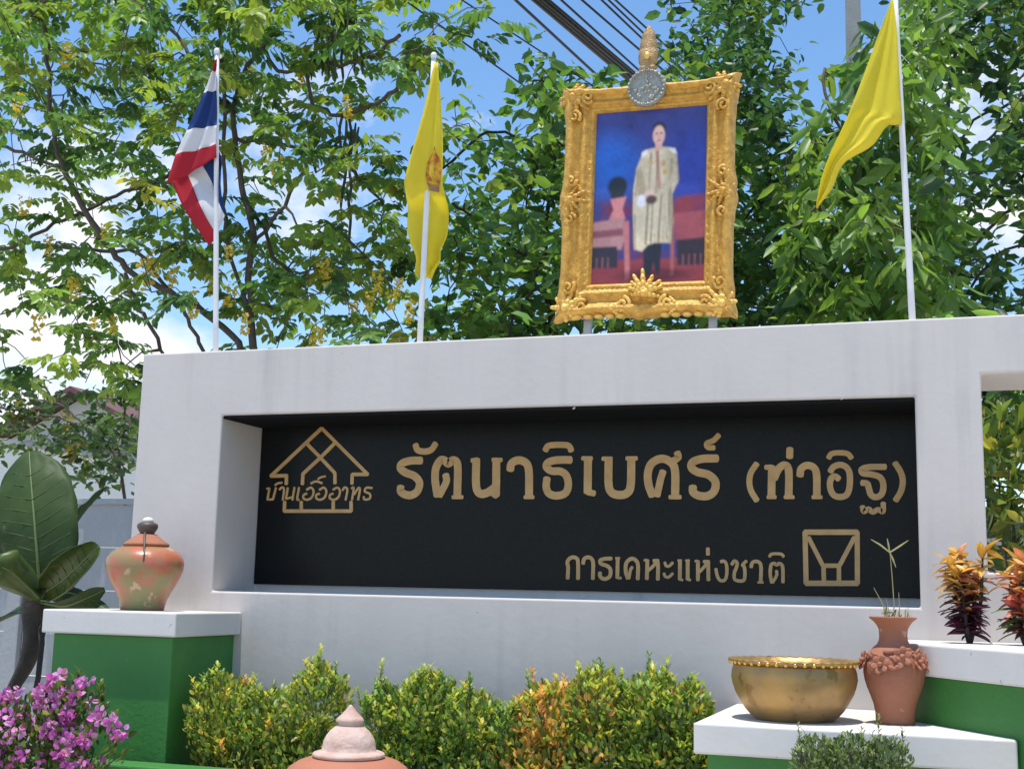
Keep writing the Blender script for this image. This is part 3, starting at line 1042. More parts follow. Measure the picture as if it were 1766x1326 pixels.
fine = (fine + np.roll(fine, 1, 0) + np.roll(fine, 1, 1) + np.roll(fine, -1, 0) + np.roll(fine, -1, 1))/2.24
img *= 1.35*np.clip(1+gn*.20+fine*.05, .3, 1.8)[..., None]
for _ in range(1):
    pd = np.pad(img, ((1, 1), (1, 1), (0, 0)), mode='edge')
    img = (pd[:-2, 1:-1]+pd[2:, 1:-1]+pd[1:-1, :-2]+pd[1:-1, 2:]+2*pd[1:-1, 1:-1])/6
mb = MB()
mb.v = [(-IA-.01+IX+2*(IA+.01)*a, -.004, IB+.01+IZ-2*(IB+.01)*b) for a, b in zip(uu.ravel(), vv.ravel())]
mb.f = [(r*(NX+1)+c, (r+1)*(NX+1)+c, (r+1)*(NX+1)+c+1, r*(NX+1)+c+1) for r in range(NZ) for c in range(NX)]
mb.c = img.reshape(-1, 3)
mb.build('portrait_print', M['print'], froot)

# crest above the frame: medallion and tiered crown
cr = MB()
cz0 = OB-.055
cr.lathe([(.0, .0), (.108, .0), (.118, .012), (.118, .03), (.108, .04), (.100, .034), (.098, .028), (.0, .028)], 40)
cr.v = [(x-.002, -.070-z, y+cz0) for x, y, z in cr.v]
crest = cr.build('crest', M['silver'], froot, smooth=False)
mb = MB()
for i in range(26):
    a = 6.2832*i/26
    mb.blob((-.002+.108*math.cos(a), -.112, cz0+.108*math.sin(a)), ((.010, 0, 0), (0, 0, .010), (0, -.008, 0)), 6, 5)
mb.build('crest_beading', M['silver'], crest, smooth=True)
mb = MB()
for i in range(22):
    a, q = random.random()*6.2832, .075*math.sqrt(random.random())
    e1, b1 = random.uniform(.010, .024), random.random()*3.1
    mb.blob((-.002+q*math.cos(a), -.099, cz0+q*math.sin(a)), ((e1*math.cos(b1), 0, e1*math.sin(b1)), (-.010*math.sin(b1), 0, .010*math.cos(b1)), (0, -.010, 0)), 7, 5)
mb.build('crest_motif', M['crest_enamel'], crest, smooth=True)
mb = MB()
tier = [(.055, .120), (.072, .128), (.066, .142), (.052, .15), (.066, .165), (.072, .20), (.070, .25), (.062, .256), (.066, .262), (.060, .30), (.050, .33), (.053, .336), (.042, .36), (.030, .378), (.020, .39), (.012, .402), (.0, .41)]
mb.lathe([(0, .118)] + tier, 20, lambda i, w_, r, z: (r*.80*(1+.07*math.cos(10*w_)), z))
mb.v = [(x-.002, y*.45-.075, z+cz0) for x, y, z in mb.v]
crown = mb.build('crown', M['crown'], froot, smooth=True)
mb = MB()
mb.blob((-.002, -.108, cz0+.20), ((.018, 0, 0), (0, 0, .026), (0, -.012, 0)))
mb.build('crown_boss', M['gold_bright'], crown, smooth=True)
for x in (-.36, .40):
    mb = MB()
    mb.box((x-.022, .032, ZT-FC[2]-.004), (x+.022, .075, .3))
    mb.build('support_post', M['steel'], froot, bevel=.003)
for z in (-.45, .2):
    mb = MB()
    mb.box((-.42, .0755, z-.02), (.46, .10, z+.02))
    mb.build('cross_bar', M['steel'], froot)

# ------------------------------------------------------------------ pots


def zprof(rows, cx_scale, base):
    return [(r*cx_scale, (base-y)*cx_scale) for r, y in rows]


# mottled urn on the left pedestal
up = at(245, 1050, -.34)
u_s = .001954
ur = empty('lidded_urn', (up[0], -.34, 1.457), 'mottled red and green glazed urn with dark knobbed lid', 'urn')
mb = MB()
mb.lathe(zprof([(58, 833), (64, 833), (66, 825), (72, 800), (84, 775), (97, 752), (108, 730), (116, 708), (118, 690), (114, 674), (104, 660), (88, 648), (72, 641), (66, 640), (62, 646), (40, 646)], u_s, 833), 64,
         lambda i, w_, r, z: (r*(1+.006*math.sin(3*w_+z*9)), z))
mb.build('body', M['urn'], ur, smooth=True)
mb = MB()
mb.lathe(zprof([(40, 642), (67, 639), (70, 634), (68, 630), (56, 622), (42, 612), (33, 604), (25, 600)], u_s, 833), 48)
lid = mb.build('lid', M['terracotta'], ur, smooth=True)
mb = MB()
mb.lathe(zprof([(20, 602), (22, 597), (27, 590), (32, 580), (31, 571), (24, 566), (10, 562)], u_s, 833), 32)
mb.build('knob', M['dark_clay'], lid, smooth=True)
mb = MB()
mb.blob((0, 0, (833-560)*u_s), ((.034, 0, 0), (0, .034, 0), (0, 0, .022)), 14, 8)
mb.build('knob_top', M['white_cap'], lid, smooth=True)
mb = MB()
cp = [(-8, 30, 598), (-9, 38, 606), (-10, 60, 620), (-9, 72, 633), (-11, 90, 646), (-10, 108, 664), (-12, 117, 686)]
mb.tube([(x*u_s, -math.sqrt(max(r*r-x*x, 0))*u_s-.004, (833-y)*u_s) for x, r, y in cp], [.007, .008, .007, .007, .006, .006, .004], 7)
cdo = mb.build('cord', M['dark_clay'], ur, smooth=True)
cdo.rotation_euler = (0, 0, .66)

# brass bowl
b_s = .000905
bp = np.array([-.732, -.78, 1.058])
br = empty('brass_bowl', bp, 'wide tarnished brass bowl with beaded rim on the low slab', 'bowl')
mb = MB()
mb.lathe(zprof([(150, 1058), (192, 1058), (200, 1052), (222, 1036), (250, 1005), (276, 965), (298, 925), (312, 885), (319, 850), (316, 815), (308, 790), (306, 780), (298, 785), (304, 830), (305, 860), (285, 920), (250, 985), (190, 1035), (60, 1046)], b_s, 1058), 72,
         lambda i, w_, r, z: (r*(1+.004*math.sin(5*w_)), z))
mb.build('bowl', M['brass'], br, smooth=True)
mb = MB()
mb.lathe(zprof([(304, 782), (318, 775), (330, 764), (331, 757), (322, 754), (306, 764), (300, 778)], b_s, 1058), 144,
         lambda i, w_, r, z: (r*(1+.008*math.cos(36*w_)), z+.0022*math.cos(36*w_)))
rim = mb.build('rim', M['brass'], br, smooth=True)
bead = MB()
bead.blob((0, 0, 0), ((.011, 0, 0), (0, .011, 0), (0, 0, .010)), 8, 6)
beadm = bead.mesh('bead', M['brass_rim'], True)
for i in range(44):
    a = 6.2832*i/44
    o = link('bead', beadm, rim)
    o.location = (.322*b_s*1000*math.cos(a), .322*b_s*1000*math.sin(a), (1058-772)*b_s)

# terracotta vase with modelled flowers
v_s = .000862
vr = empty('flowered_vase', (-.285, -.715, 1.058), 'terracotta vase with flared mouth and modelled flower relief', 'vase')
vrows = [(92, 1063), (99, 1063), (100, 1050), (101, 1010), (109, 965), (124, 920), (140, 880), (152, 840), (158, 800), (157, 765), (149, 730), (130, 695), (104, 668), (84, 650), (75, 630), (72, 605), (75, 575), (84, 552), (100, 532), (118, 518), (124, 511), (122, 505), (114, 506), (96, 524), (72, 560), (60, 600), (58, 640)]
mb = MB()
mb.lathe(zprof(vrows, v_s, 1063), 64, lambda i, w_, r, z: (r*(1+.008*math.sin(2*w_+z*6)), z))
mb.build('body', M['terracotta'], vr, smooth=True)
vr_r = lambda y: np.interp(-y, [-b for a, b in vrows[:20]], [a for a, b in vrows[:20]])


def relief(ang, y, size, kind):
    mb = MB()
    r = vr_r(y)*v_s
    c = Vector((r*math.cos(ang), r*math.sin(ang), (1063-y)*v_s))
    n_ = Vector((math.cos(ang), math.sin(ang), .25)).normalized()
    t1 = Vector((-math.sin(ang), math.cos(ang), 0))
    t2 = n_.cross(t1)
    if kind == 'flower':
        for k in range(6):
            a = 6.2832*k/6+.3
            d = t1*math.cos(a)+t2*math.sin(a)
            e = n_.cross(d)
            mb.blob(c+d*size*.5+n_*.008, (d*size*.55+n_*.010, e*size*.42, n_*.006), 10, 6)
        mb.blob(c+n_*.016, (t1*size*.28, t2*size*.28, n_*.014), 9, 6)
    else:
        for k in range(3):
            d = (t1*(1 if kind == 'leafr' else -1)*.9 - t2*random.uniform(-.6, .5)).normalized()
            e = n_.cross(d)
            mb.blob(c+d*size*(k*.30)+n_*.004+t2*random.uniform(-.014, .014), (d*size*.55+n_*.004, e*size*.26, n_*.007), 9, 6)
    return mb.build('relief_flower' if kind == 'flower' else 'relief_leaf', M['terracotta'], vr, smooth=True)


for ang, y, sz in ((-1.95, 755, .044), (-1.25, 712, .046), (-.62, 738, .040), (-.1, 740, .046), (-2.8, 738, .046), (1.0, 730, .046), (2.2, 730, .046)):
    relief(ang, y, sz, 'flower')
for ang, y, sz, kd in ((-1.75, 700, .045, 'leafr'), (-1.1, 735, .045, 'leafl'), (-2.3, 715, .04, 'leafl'), (-.95, 690, .04, 'leafr'), (-.45, 700, .04, 'leafr'), (-1.6, 770, .045, 'leafr'), (-2.2, 785, .04, 'leafr')):
    relief(ang, y, sz, kd)

# terracotta jar with conical stepped lid, in front of the shrubs
jY = -2.05
jt = at(605, 1214, jY)
j_s = .2831*np.linalg.norm(jt-CAM)*.985/F
jr = empty('lidded_jar', (jt[0], jY, .40), 'round terracotta jar with pale stepped conical lid before the shrubs', 'jar')
jb = 565 + (jt[2]-.40)/j_s
mb = MB()
mb.lathe(zprof([(150, jb), (190, jb), (210, jb-20), (285, jb-160), (350, jb-300), (395, 1180), (408, 1090), (402, 1020), (380, 970), (345, 925), (295, 892), (240, 873), (170, 868), (100, 868)], j_s, jb), 64)
mb.build('body', M['terracotta_red'], jr, smooth=True)
mb = MB()
mb.lathe(zprof([(150, 872), (198, 872), (212, 864), (216, 852), (208, 842), (188, 836), (168, 832), (160, 824), (157, 800), (150, 770), (136, 742), (115, 716), (92, 697), (72, 684), (66, 677), (70, 670), (82, 664), (84, 655), (74, 642), (52, 622), (32, 600), (16, 580), (5, 567)], j_s, jb), 56)
mb.build('lid', M['lid_clay'], jr, smooth=True)

# ------------------------------------------------------------------ plants


def tree_from(root_name, label, limbs, clumps, trunk_base, leafspec, bark, seed, group=None, cat='tree', tip=.0042, base_r=.12, taper=.45, limb_r=.016):
    """limbs: polylines of world points; clumps: (N,3); grows twigs to every clump, then foliage"""
    rs = np.random.default_rng(seed)
    root = empty(root_name, trunk_base, label, cat, group)
    nodes, parent = [], []

    minr = []

    def addnode(p, par, r=0.):
        minr.append(r)
        nodes.append(np.array(p, float))
        parent.append(par)
        return len(nodes)-1
    cur = addnode(trunk_base, -1)
    for li, L in enumerate(limbs):
        pts = catmull(L, 4)
        if li == 0:
            par = cur
        else:
            A_ = np.array(nodes)
            par = int(np.argmin(np.linalg.norm(A_-pts[0], axis=1)))
        for p in pts:
            jit = rs.normal(size=3)*.012
            par = addnode(p+jit, par, limb_r)
    clumps = np.array(clumps)
    remain = list(range(len(clumps)))
    NA = np.array(nodes)
    D = np.linalg.norm(clumps[:, None]-NA[None], axis=2)
    best, bi = D.min(1), D.argmin(1)
    tips = {}
    while remain:
        k = min(remain, key=lambda q: best[q])
        remain.remove(k)
        a, b = nodes[bi[k]], clumps[k]
        d = b-a
        ln = np.linalg.norm(d)
        nseg = max(2, int(ln/.22))
        par = int(bi[k])
        perp = np.cross(d, rs.normal(size=3))
        perp = perp/(np.linalg.norm(perp)+1e-9)
        new = []
        for s in range(1, nseg+1):
            t = s/nseg
            p = a+d*t + perp*ln*.10*math.sin(math.pi*t) + np.array([0, 0, .08*ln*math.sin(math.pi*t)]) + rs.normal(size=3)*.012*(t < 1)
            par = addnode(p, par)
            new.append(par)
        tips[k] = par
        for q in new:
            dd = np.linalg.norm(clumps-nodes[q], axis=1)
            m_ = dd < best
            best = np.where(m_, dd, best)
            bi = np.where(m_, q, bi)
    n = len(nodes)
    cnt = np.zeros(n)
    kids = [[] for _ in range(n)]
    for i in range(n-1, 0, -1):
        kids[parent[i]].append(i)
        if cnt[i] == 0:
            cnt[i] = 1
        cnt[parent[i]] += cnt[i]
    rad = tip*cnt**taper
    rad = np.minimum(np.maximum(rad, np.array(minr)), base_r)
    mb = MB()
    tb = np.array(trunk_base)
    done = set()
    for i in range(n):                               # chains
        for c in kids[i]:
            if i != 0 and c == max(kids[i], key=lambda q: cnt[q]) and parent[i] >= 0:
                continue
            chain = [i, c]
            while kids[chain[-1]]:
                chain.append(max(kids[chain[-1]], key=lambda q: cnt[q]))
            rr = [min(rad[chain[0]], rad[chain[1]]*1.1)] + [rad[q] for q in chain[1:]]
            mb.tube([nodes[q]-tb for q in chain], rr, 7 if rr[0] > .03 else 5, cap=False)
    mb.build('trunk', bark, root, smooth=True)
    me = leafspec(clumps, tb, rs)
    cr_ = link('crown', me, root)
    tag(cr_, kind='stuff')
    return root


def cells(rows, c0, Y, sy, rs, per=(0, 1.2, 2.6, 4.6), cell=44.15, stretch=1.0):
    """foliage map -> clump centres; rows is {row: 'levels'}"""
    P = []
    for r, s in rows.items():
        for j, ch in enumerate(s):
            lv = int(ch)
            m_ = per[lv]
            k = int(m_) + (rs.random() < m_-int(m_))
            for _ in range(k):
                px, py = (c0+j+rs.random())*cell, (r+rs.random())*cell
                yy = Y + np.clip(rs.normal(), -1.8, 1.8)*sy
                P.append(at(px, py, yy))
    return P


def compound(cols, p_c, ln=.085, wd_=.038, pairs=5, rach=.26, nl=3):
    def f(clumps, tb, rs):
        pos, dr, nm, L, Wd, C = [], [], [], [], [], []
        for c in clumps:
            base_c = np.array(cols[rs.choice(len(cols), p=p_c)])*(1+rs.normal()*.15)
            for _ in range(nl if rs.random() < .6 else nl+1):
                az = rs.random()*6.2832
                d = np.array([math.cos(az), math.sin(az), rs.uniform(-.75, .25)])
                d /= np.linalg.norm(d)
                side_ = np.cross(d, [0, 0, 1.])
                side_ /= np.linalg.norm(side_)
                upn = np.cross(side_, d)
                R_ = rach*rs.uniform(.75, 1.2)
                st = c + rs.normal(size=3)*.05
                for i in range(pairs):
                    t = (i+.6)/pairs
                    p = st + d*R_*t + np.array([0, 0, -.12*R_*t*t])
                    for sg in (-1, 1):
                        dd = side_*sg + d*.55 + np.array([0, 0, -.45]) + rs.normal(size=3)*.18
                        pos.append(p-tb)
                        dr.append(dd)
                        nm.append(upn + rs.normal(size=3)*.3)
                        L.append(ln*rs.uniform(.75, 1.2))
                        Wd.append(wd_*rs.uniform(.8, 1.2))
                        C.append(base_c*(1+rs.normal()*.14))
                pos.append(st+d*R_-tb)
                dr.append(d+np.array([0, 0, -.4]))
                nm.append(upn)
                L.append(ln)
                Wd.append(wd_)
                C.append(base_c)
        return leaf_mesh('crown', pos, dr, nm, L, Wd, np.clip(C, .005, .6), M['leaf'], droop=.10)
    return f


def whorl(cols, p_c, ln=.14, wd_=.05, k=8, droop=-.35, spread=.10, upn=1.0):
    def f(clumps, tb, rs):
        pos, dr, nm, L, Wd, C = [], [], [], [], [], []
        for c in clumps:
            base_c = np.array(cols[rs.choice(len(cols), p=p_c)])*(1+rs.normal()*.16)
            ax = unit(rs.normal(size=3)*.6 + np.array([0, 0, .7]))
            kk = max(3, int(k*rs.uniform(.7, 1.3)))
            for i in range(kk):
                az = 6.2832*(i+rs.random()*.7)/kk
                d = np.array([math.cos(az), math.sin(az), droop+rs.normal()*.35])
                pos.append(c + rs.normal(size=3)*spread - tb)
                dr.append(d)
                nm.append(ax*upn + rs.normal(size=3)*.35)
                q = rs.uniform(.65, 1.25)
                L.append(ln*q)
                Wd.append(wd_*q*rs.uniform(.85, 1.15))
                C.append(base_c*(1+rs.normal()*.15))
        return leaf_mesh('crown', pos, dr, nm, L, Wd, np.clip(C, .005, .6), M['leaf'], droop=.16)
    return f


def L3(pts, Y, dy=0.):
    n = len(pts)
    return [at(x, y, Y + dy*i/max(1, n-1)) for i, (x, y) in enumerate(pts)]


# --- golden shower tree behind the left end of the wall
YA = 3.7
mapA = {-2: '23223322333233222221', -1: '33223323333333321121',
        0: '33123312333233201021', 1: '32213312333233212120', 2: '32212223332111023100', 3: '32112233122221200000', 4: '22221332123311000000',
        5: '12322221122211120000', 6: '22212211011112210000', 7: '11121221101111220000', 8: '21011222111112120000', 9: '21111212122122110000',
        10: '22321122122332210000', 11: '12232111022322220000', 12: '00111000012212221000', 13: '10223100012111200000', 14: '12021200000000000000'}
rsA = np.random.default_rng(5)
clA = cells(mapA, 0, YA, .75, rsA, per=(0, .7, 1.5, 2.6))
clA += cells({r: '2222' for r in range(-2, 14, 2)}, -4, YA, .8, rsA, per=(0, .6, 1.2, 2))
tbA = at(442, 700, YA)
tbA[2] = -.05
limbsA = [[np.array([tbA[0], YA, 1.0])] + L3([(440, 700), (436, 600), (432, 480), (436, 400), (420, 320), (404, 238), (411, 146), (452, 82), (500, 20), (540, -60)], YA),
          L3([(434, 560), (392, 420), (387, 330), (388, 200), (380, 90), (372, 0), (365, -90)], YA, -.3),
          L3([(436, 640), (400, 578), (340, 529), (294, 504), (226, 470), (190, 430), (146, 367), (112, 296), (90, 230), (85, 150), (80, 60), (70, -40)], YA, -.5),
          L3([(440, 720), (350, 680), (300, 640), (262, 565), (235, 526), (215, 470)], YA, -.3),
          L3([(440, 700), (375, 680), (349, 606), (330, 560), (312, 518)], YA, -.2),
          L3([(150, 370), (122, 372), (60, 405), (0, 430), (-70, 455)], YA, -.2),
          L3([(112, 296), (50, 268), (0, 250), (-60, 230)], YA, .3),
          L3([(404, 240), (470, 250), (540, 265), (600, 292), (640, 330)], YA, .3),
          L3([(452, 82), (480, 122), (545, 112), (600, 110), (650, 92), (690, 60)], YA, -.3),
          L3([(540, 180), (580, 200), (615, 194), (650, 178), (690, 152), (722, 110), (750, 60)], YA, -.2),
          L3([(420, 340), (455, 395), (478, 450), (520, 480)], YA, .4),
          L3([(436, 420), (480, 370), (520, 300), (545, 265)], YA, -.3),
          L3([(388, 200), (330, 100), (275, 30), (240, -60)], YA, .4),
          L3([(146, 367), (200, 335), (260, 318), (300, 300)], YA, .5),
          L3([(294, 504), (240, 440), (150, 430), (60, 425)], YA, .3)]
GRN = [(.150, .250, .050), (.095, .195, .052), (.220, .300, .055), (.062, .140, .052), (.32, .31, .05)]
treeA = tree_from('golden_shower_tree', 'open-crowned tree with yellow blossom sprays and dark hanging pods', limbsA, clA, tbA,
                  compound(GRN, [.34, .28, .22, .12, .04], ln=.118, wd_=.064), M['bark'], 3, base_r=.115, tip=.0048, limb_r=.020)
# yellow flower sprays: one mesh of petals, three variants
spray = []
for vq in range(3):
    n = 46
    t = RNG.random(n)
    rr = .055*(1-.6*t)
    an = RNG.random(n)*6.2832
    pos = np.stack([rr*np.cos(an), rr*np.sin(an), -.26*t], 1)
    spray.append(leaf_mesh('blossom_spray', pos, rand_dir(n, (0, 0, -.2)), rand_dir(n), .044, .040, np.tile([[.72, .5, .03]], (n, 1)), M['petal_y']))
bl = [(45, 340), (85, 405), (125, 470), (180, 385), (258, 430), (272, 448), (345, 412), (300, 448), (395, 422), (402, 490), (435, 120), (525, 120), (600, 165), (480, 272),
      (548, 560), (536, 578), (650, 470), (690, 480), (580, 320), (640, 505), (460, 250), (165, 548), (190, 540), (65, 540), (420, 540), (30, 165), (120, 75), (365, 470), (250, 450), (610, 520),
      (675, 500), (705, 520), (560, 450), (330, 500)]
for i, (x, y) in enumerate(bl):
    o = tag(link('blossom_spray', spray[i % 3], treeA), kind='stuff')
    o.location = tuple(at(x, y, YA-.55+.5*random.random())-tbA)
    o.rotation_euler = (random.uniform(-.2, .2), random.uniform(-.2, .2), random.random()*6)
    q = random.uniform(.6, 1.15)
    o.scale = (q, q, q)
podm = []
for ln_ in (.42, .55):
    mb = MB()
    mb.tube([(.012*math.sin(i*.8), .01*math.cos(i), -ln_*i/7) for i in range(8)], [.008, .013, .014, .014, .014, .014, .013, .004], 7)
    podm.append(mb.mesh('seed_pod', M['pod'], True))
for i, (x, y) in enumerate(((552, 30), (558, 42), (566, 60), (580, 48), (590, 70), (612, 30), (618, 42), (624, 36), (590, 196), (597, 202), (603, 200), (612, 212), (618, 220), (596, 270), (604, 290), (600, 330), (545, 70), (572, 30))):
    o = link('seed_pod', podm[i % 2], treeA)
    o.location = tuple(at(x, y, YA-.4+.3*random.random())-tbA)
    o.rotation_euler = (random.uniform(-.08, .08), random.uniform(-.08, .08), random.random()*6)

# --- broadleaf tree between the yellow flag and the frame
YM = 5.2
rs_ = np.random.default_rng(21)
mapM = {2: '00000121', 3: '0000022221', 4: '0021013322222', 5: '0021123322222', 6: '0001233322222', 7: '0012123322222', 8: '0033233322222', 9: '0133333322222',
        10: '0123333322222', 11: '0013333322222', 12: '0233333322222', 13: '1233333322222', 14: '1233333322222', 15: '0222222222222'}
clM = cells(mapM, 15, YM, .8, rs_)
tb = at(960, 640, YM)
tb[2] = -.05
lm = [[np.array([tb[0], YM, 1.2])] + L3([(958, 640), (950, 540), (940, 430), (950, 330), (960, 230), (965, 160)], YM),
      L3([(945, 480), (880, 420), (820, 380), (780, 350)], YM, -.4), L3([(948, 340), (900, 250), (840, 225), (780, 280), (755, 295)], YM, -.3),
      L3([(950, 520), (1050, 420), (1120, 320)], YM, .3), L3([(950, 560), (860, 540), (740, 560)], YM, .3)]
tree_from('broadleaf_tree', 'mid green broadleaf tree between the emblem flag and the gilded frame', lm, clM, tb,
          whorl([(.100, .205, .050), (.145, .250, .052), (.062, .140, .048), (.20, .29, .06)], [.36, .28, .24, .12], ln=.185, wd_=.082, k=12), M['bark_dark'], 4, group='trees behind the sign wall', base_r=.10)

# --- tall dark tree right of the frame
Y1 = 6.8
rs_ = np.random.default_rng(22)
map1 = {-3: '022220', -2: '023330', -1: '013331', 0: '133310', 1: '223300', 2: '233310', 3: '233320', 4: '223330', 5: '223331', 6: '223333', 7: '223333', 8: '223333', 9: '223333', 10: '223333', 11: '223333', 12: '223333', 13: '233333', 14: '233333'}
cl1 = cells(map1, 26, Y1, .9, rs_, per=(0, 1.5, 3.2, 5.6))
tb = at(1270, 640, Y1)
tb[2] = -.05
lm = [[np.array([tb[0], Y1, 1.2])] + L3([(1270, 640), (1268, 480), (1262, 330), (1262, 180), (1262, 60), (1262, -60)], Y1),
      L3([(1265, 400), (1320, 330), (1350, 250)], Y1, -.3), L3([(1262, 250), (1210, 180), (1190, 100)], Y1, .3), L3([(1268, 500), (1340, 460), (1370, 420)], Y1, -.4)]
tree_from('broadleaf_tree', 'tall dark green tree just right of the gilded frame', lm, cl1, tb,
          whorl([(.070, .155, .048), (.105, .205, .052), (.045, .108, .042), (.16, .24, .05)], [.36, .28, .26, .10], ln=.16, wd_=.08, k=13), M['bark_dark'], 5, group='trees behind the sign wall', base_r=.11)

# --- light green tree with long drooping leaves behind the plain flag
Y2 = 4.9
rs_ = np.random.default_rng(23)
map2 = {-1: '000022', 0: '000012', 1: '011222', 2: '013332', 3: '012332', 4: '013332', 5: '133332', 6: '213332', 7: '223322', 8: '333332', 9: '333333', 10: '333333', 11: '333333', 12: '333333', 13: '333333', 14: '333333'}
cl2 = cells(map2, 31, Y2, .7, rs_, per=(0, .8, 1.8, 3.2))
tb = at(1490, 620, Y2)
tb[2] = -.05
lm = [[np.array([tb[0], Y2, 1.2])] + L3([(1490, 620), (1488, 500), (1480, 380), (1490, 260), (1500, 150)], Y2),
      L3([(1485, 450), (1430, 380), (1400, 330)], Y2, -.4), L3([(1488, 300), (1440, 200), (1420, 120)], Y2, .3), L3([(1486, 400), (1540, 300), (1565, 180)], Y2, .3)]
tree_from('broadleaf_tree', 'light green tree with long drooping leaves behind the plain yellow flag', lm, cl2, tb,
          whorl([(.165, .280, .060), (.115, .220, .052), (.22, .33, .08), (.070, .150, .046)], [.34, .30, .20, .16], ln=.27, wd_=.082, k=12, droop=-.75, spread=.08), M['bark'], 6, group='trees behind the sign wall', base_r=.10)

# --- spreading tree at the right
Y3 = 7.4
rs_ = np.random.default_rng(24)
map3 = {-2: '12333322', -1: '23333322', 0: '13333332', 1: '03332332', 2: '02222333', 3: '01102333', 4: '01003333', 5: '11113333', 6: '02213322', 7: '02222222', 8: '02121122', 9: '02220122',
        10: '03321222', 11: '03332222', 12: '03332222', 13: '03333333', 14: '03333333', 15: '02333333', 16: '01333333', 17: '00333333'}
cl3 = cells(map3, 35, Y3, .8, rs_, per=(0, 1.2, 2.6, 4.8))
tb = at(1700, 640, Y3)
tb[2] = -.05
lm = [[np.array([tb[0], Y3, 1.2])] + L3([(1700, 660), (1690, 560), (1640, 470), (1622, 380), (1628, 250), (1640, 140), (1660, 20), (1680, -60)], Y3),
      L3([(1640, 450), (1600, 360), (1590, 250), (1596, 130)], Y3, .3), L3([(1650, 480), (1700, 400), (1766, 350), (1830, 300)], Y3, -.4), L3([(1622, 300), (1680, 210), (1740, 180), (1800, 150)], Y3, .4),
      L3([(1660, 520), (1720, 440), (1790, 420)], Y3, -.3)]
tree_from('broadleaf_tree', 'spreading dark tree with slender stems beyond the wall opening', lm, cl3, tb,
          whorl([(.062, .140, .052), (.105, .200, .060), (.042, .100, .048), (.16, .24, .06)], [.36, .28, .26, .10], ln=.20, wd_=.09, k=11), M['bark'], 7, group='trees behind the sign wall', base_r=.10)

# --- garden tree in front of the house, left
YB = 8.5
rs_ = np.random.default_rng(25)
clB = cells({15: '22321122', 16: '33332333', 17: '22123333', 18: '0000123'}, -2, YB, .6, rs_, per=(0, 2.2, 4.4, 6))
tb = at(215, 900, YB)
tb[2] = -.05
lm = [[np.array([tb[0], YB, 1.0])] + L3([(215, 900), (205, 800), (160, 745), (80, 715), (0, 705), (-60, 700)], YB), L3([(205, 800), (215, 720), (225, 660)], YB, .2), L3([(150, 740), (110, 700), (60, 690)], YB, .2)]
tree_from('garden_tree', 'low olive green tree in front of the red-roofed house', lm, clB, tb,
          whorl([(.055, .100, .032), (.075, .125, .038), (.036, .075, .030), (.15, .13, .03)], [.38, .30, .26, .06], ln=.16, wd_=.078, k=12), M['bark'], 8, base_r=.09)


def shrub(name, label, base, shapes, n, cols, p_c, ln, wd_, group=None, cat='shrub', shoots=40, shoot_len=.10, upright=.9, stems=7, m='leaf'):
    """shapes: ellipsoids (centre, radii); leaves fill them and stand off upright shoots"""
    root = empty(name, base, label, cat, group)
    b = np.array(base)
    pos, dr, nm, C, L = [], [], [], [], []
    vol = np.array([s[1][0]*s[1][1]*s[1][2] for s in shapes])
    sel = RNG.choice(len(shapes), n, p=vol/vol.sum())
    cols = np.array(cols)
    nshoot = shoots*len(shapes)
    for k in sel:
        c, r = np.array(shapes[k][0]), np.array(shapes[k][1])
        d = unit(RNG.normal(size=3))
        q = RNG.random()**.28
        p = c + d*r*q*(1+.10*noise.noise(Vector(d*3)+Vector(c)))
        pos.append(p-b)
        dr.append(d*.7 + np.array([0, 0, upright]) + RNG.normal(size=3)*.5)
        nm.append(unit(d+RNG.normal(size=3)*.6))
        cc = cols[RNG.choice(len(cols), p=p_c if len(shapes[k]) < 3 else shapes[k][2])]
        C.append(cc*(1+RNG.normal()*.2))
        L.append(RNG.uniform(.7, 1.25))
    tw = MB()
    for k in range(nshoot):
        s = shapes[k % len(shapes)]
        c, r = np.array(s[0]), np.array(s[1])
        d = unit(RNG.normal(size=3)*np.array([1, 1, .5]) + np.array([0, -.2, .75]))
        p0 = c + d*r*.86
        dd = unit(np.array([0, 0, 1.]) + d*.35 + RNG.normal(size=3)*.12)
        sl_ = shoot_len*RNG.uniform(.5, 1.4)*(2.1 if RNG.random() < .10 else 1)
        tw.tube([p0-b-dd*.05, p0+dd*sl_-b], [.0025, .0012], 4)
        cc0 = cols[RNG.choice(len(cols), p=p_c if len(s) < 3 else s[2])]*1.15
        kk = int(sl_/.009)
        for i in range(kk):
            t = (i+RNG.random())/kk
            az = i*2.4
            pos.append(p0+dd*sl_*t-b)
            dr.append(np.array([math.cos(az), math.sin(az), .9]) + dd*.4)
            nm.append(np.array([-math.cos(az), -math.sin(az), 1.]))
            C.append(cc0*(1+RNG.normal()*.15))
            L.append(RNG.uniform(.7, 1.1))
    me = leaf_mesh('foliage', pos, dr, nm, np.array(L)*ln, np.array(L)*wd_, np.clip(C, .005, .7), M[m], droop=.08)
    tag(link('foliage', me, root), kind='stuff')
    for i in range(stems):
        s = shapes[i % len(shapes)]
        tgt = np.array(s[0]) + RNG.normal(size=3)*np.array(s[1])*.3
        st = b + np.array([RNG.normal()*.05, RNG.normal()*.03, 0])
        midp = (st+tgt)/2 + RNG.normal(size=3)*.02
        tw.tube([st-b, midp-b, tgt-b], [.012, .009, .004], 5)
    tag(tw.build('stem', M['bark'], root), kind='stuff')
    return root


YS = -.47


def ells(spec, Y, ry):
    o = []
    for s in spec:
        x, y, rx, rz = s[:4]
        p = at(x, y, Y + (s[5] if len(s) > 5 else 0))
        m_ = np.linalg.norm(p-CAM)/F
        e = ((p[0], p[1], p[2]), (rx*m_, ry, rz*m_))
        o.append(e if len(s) < 5 or s[4] is None else e + (s[4],))
    return o


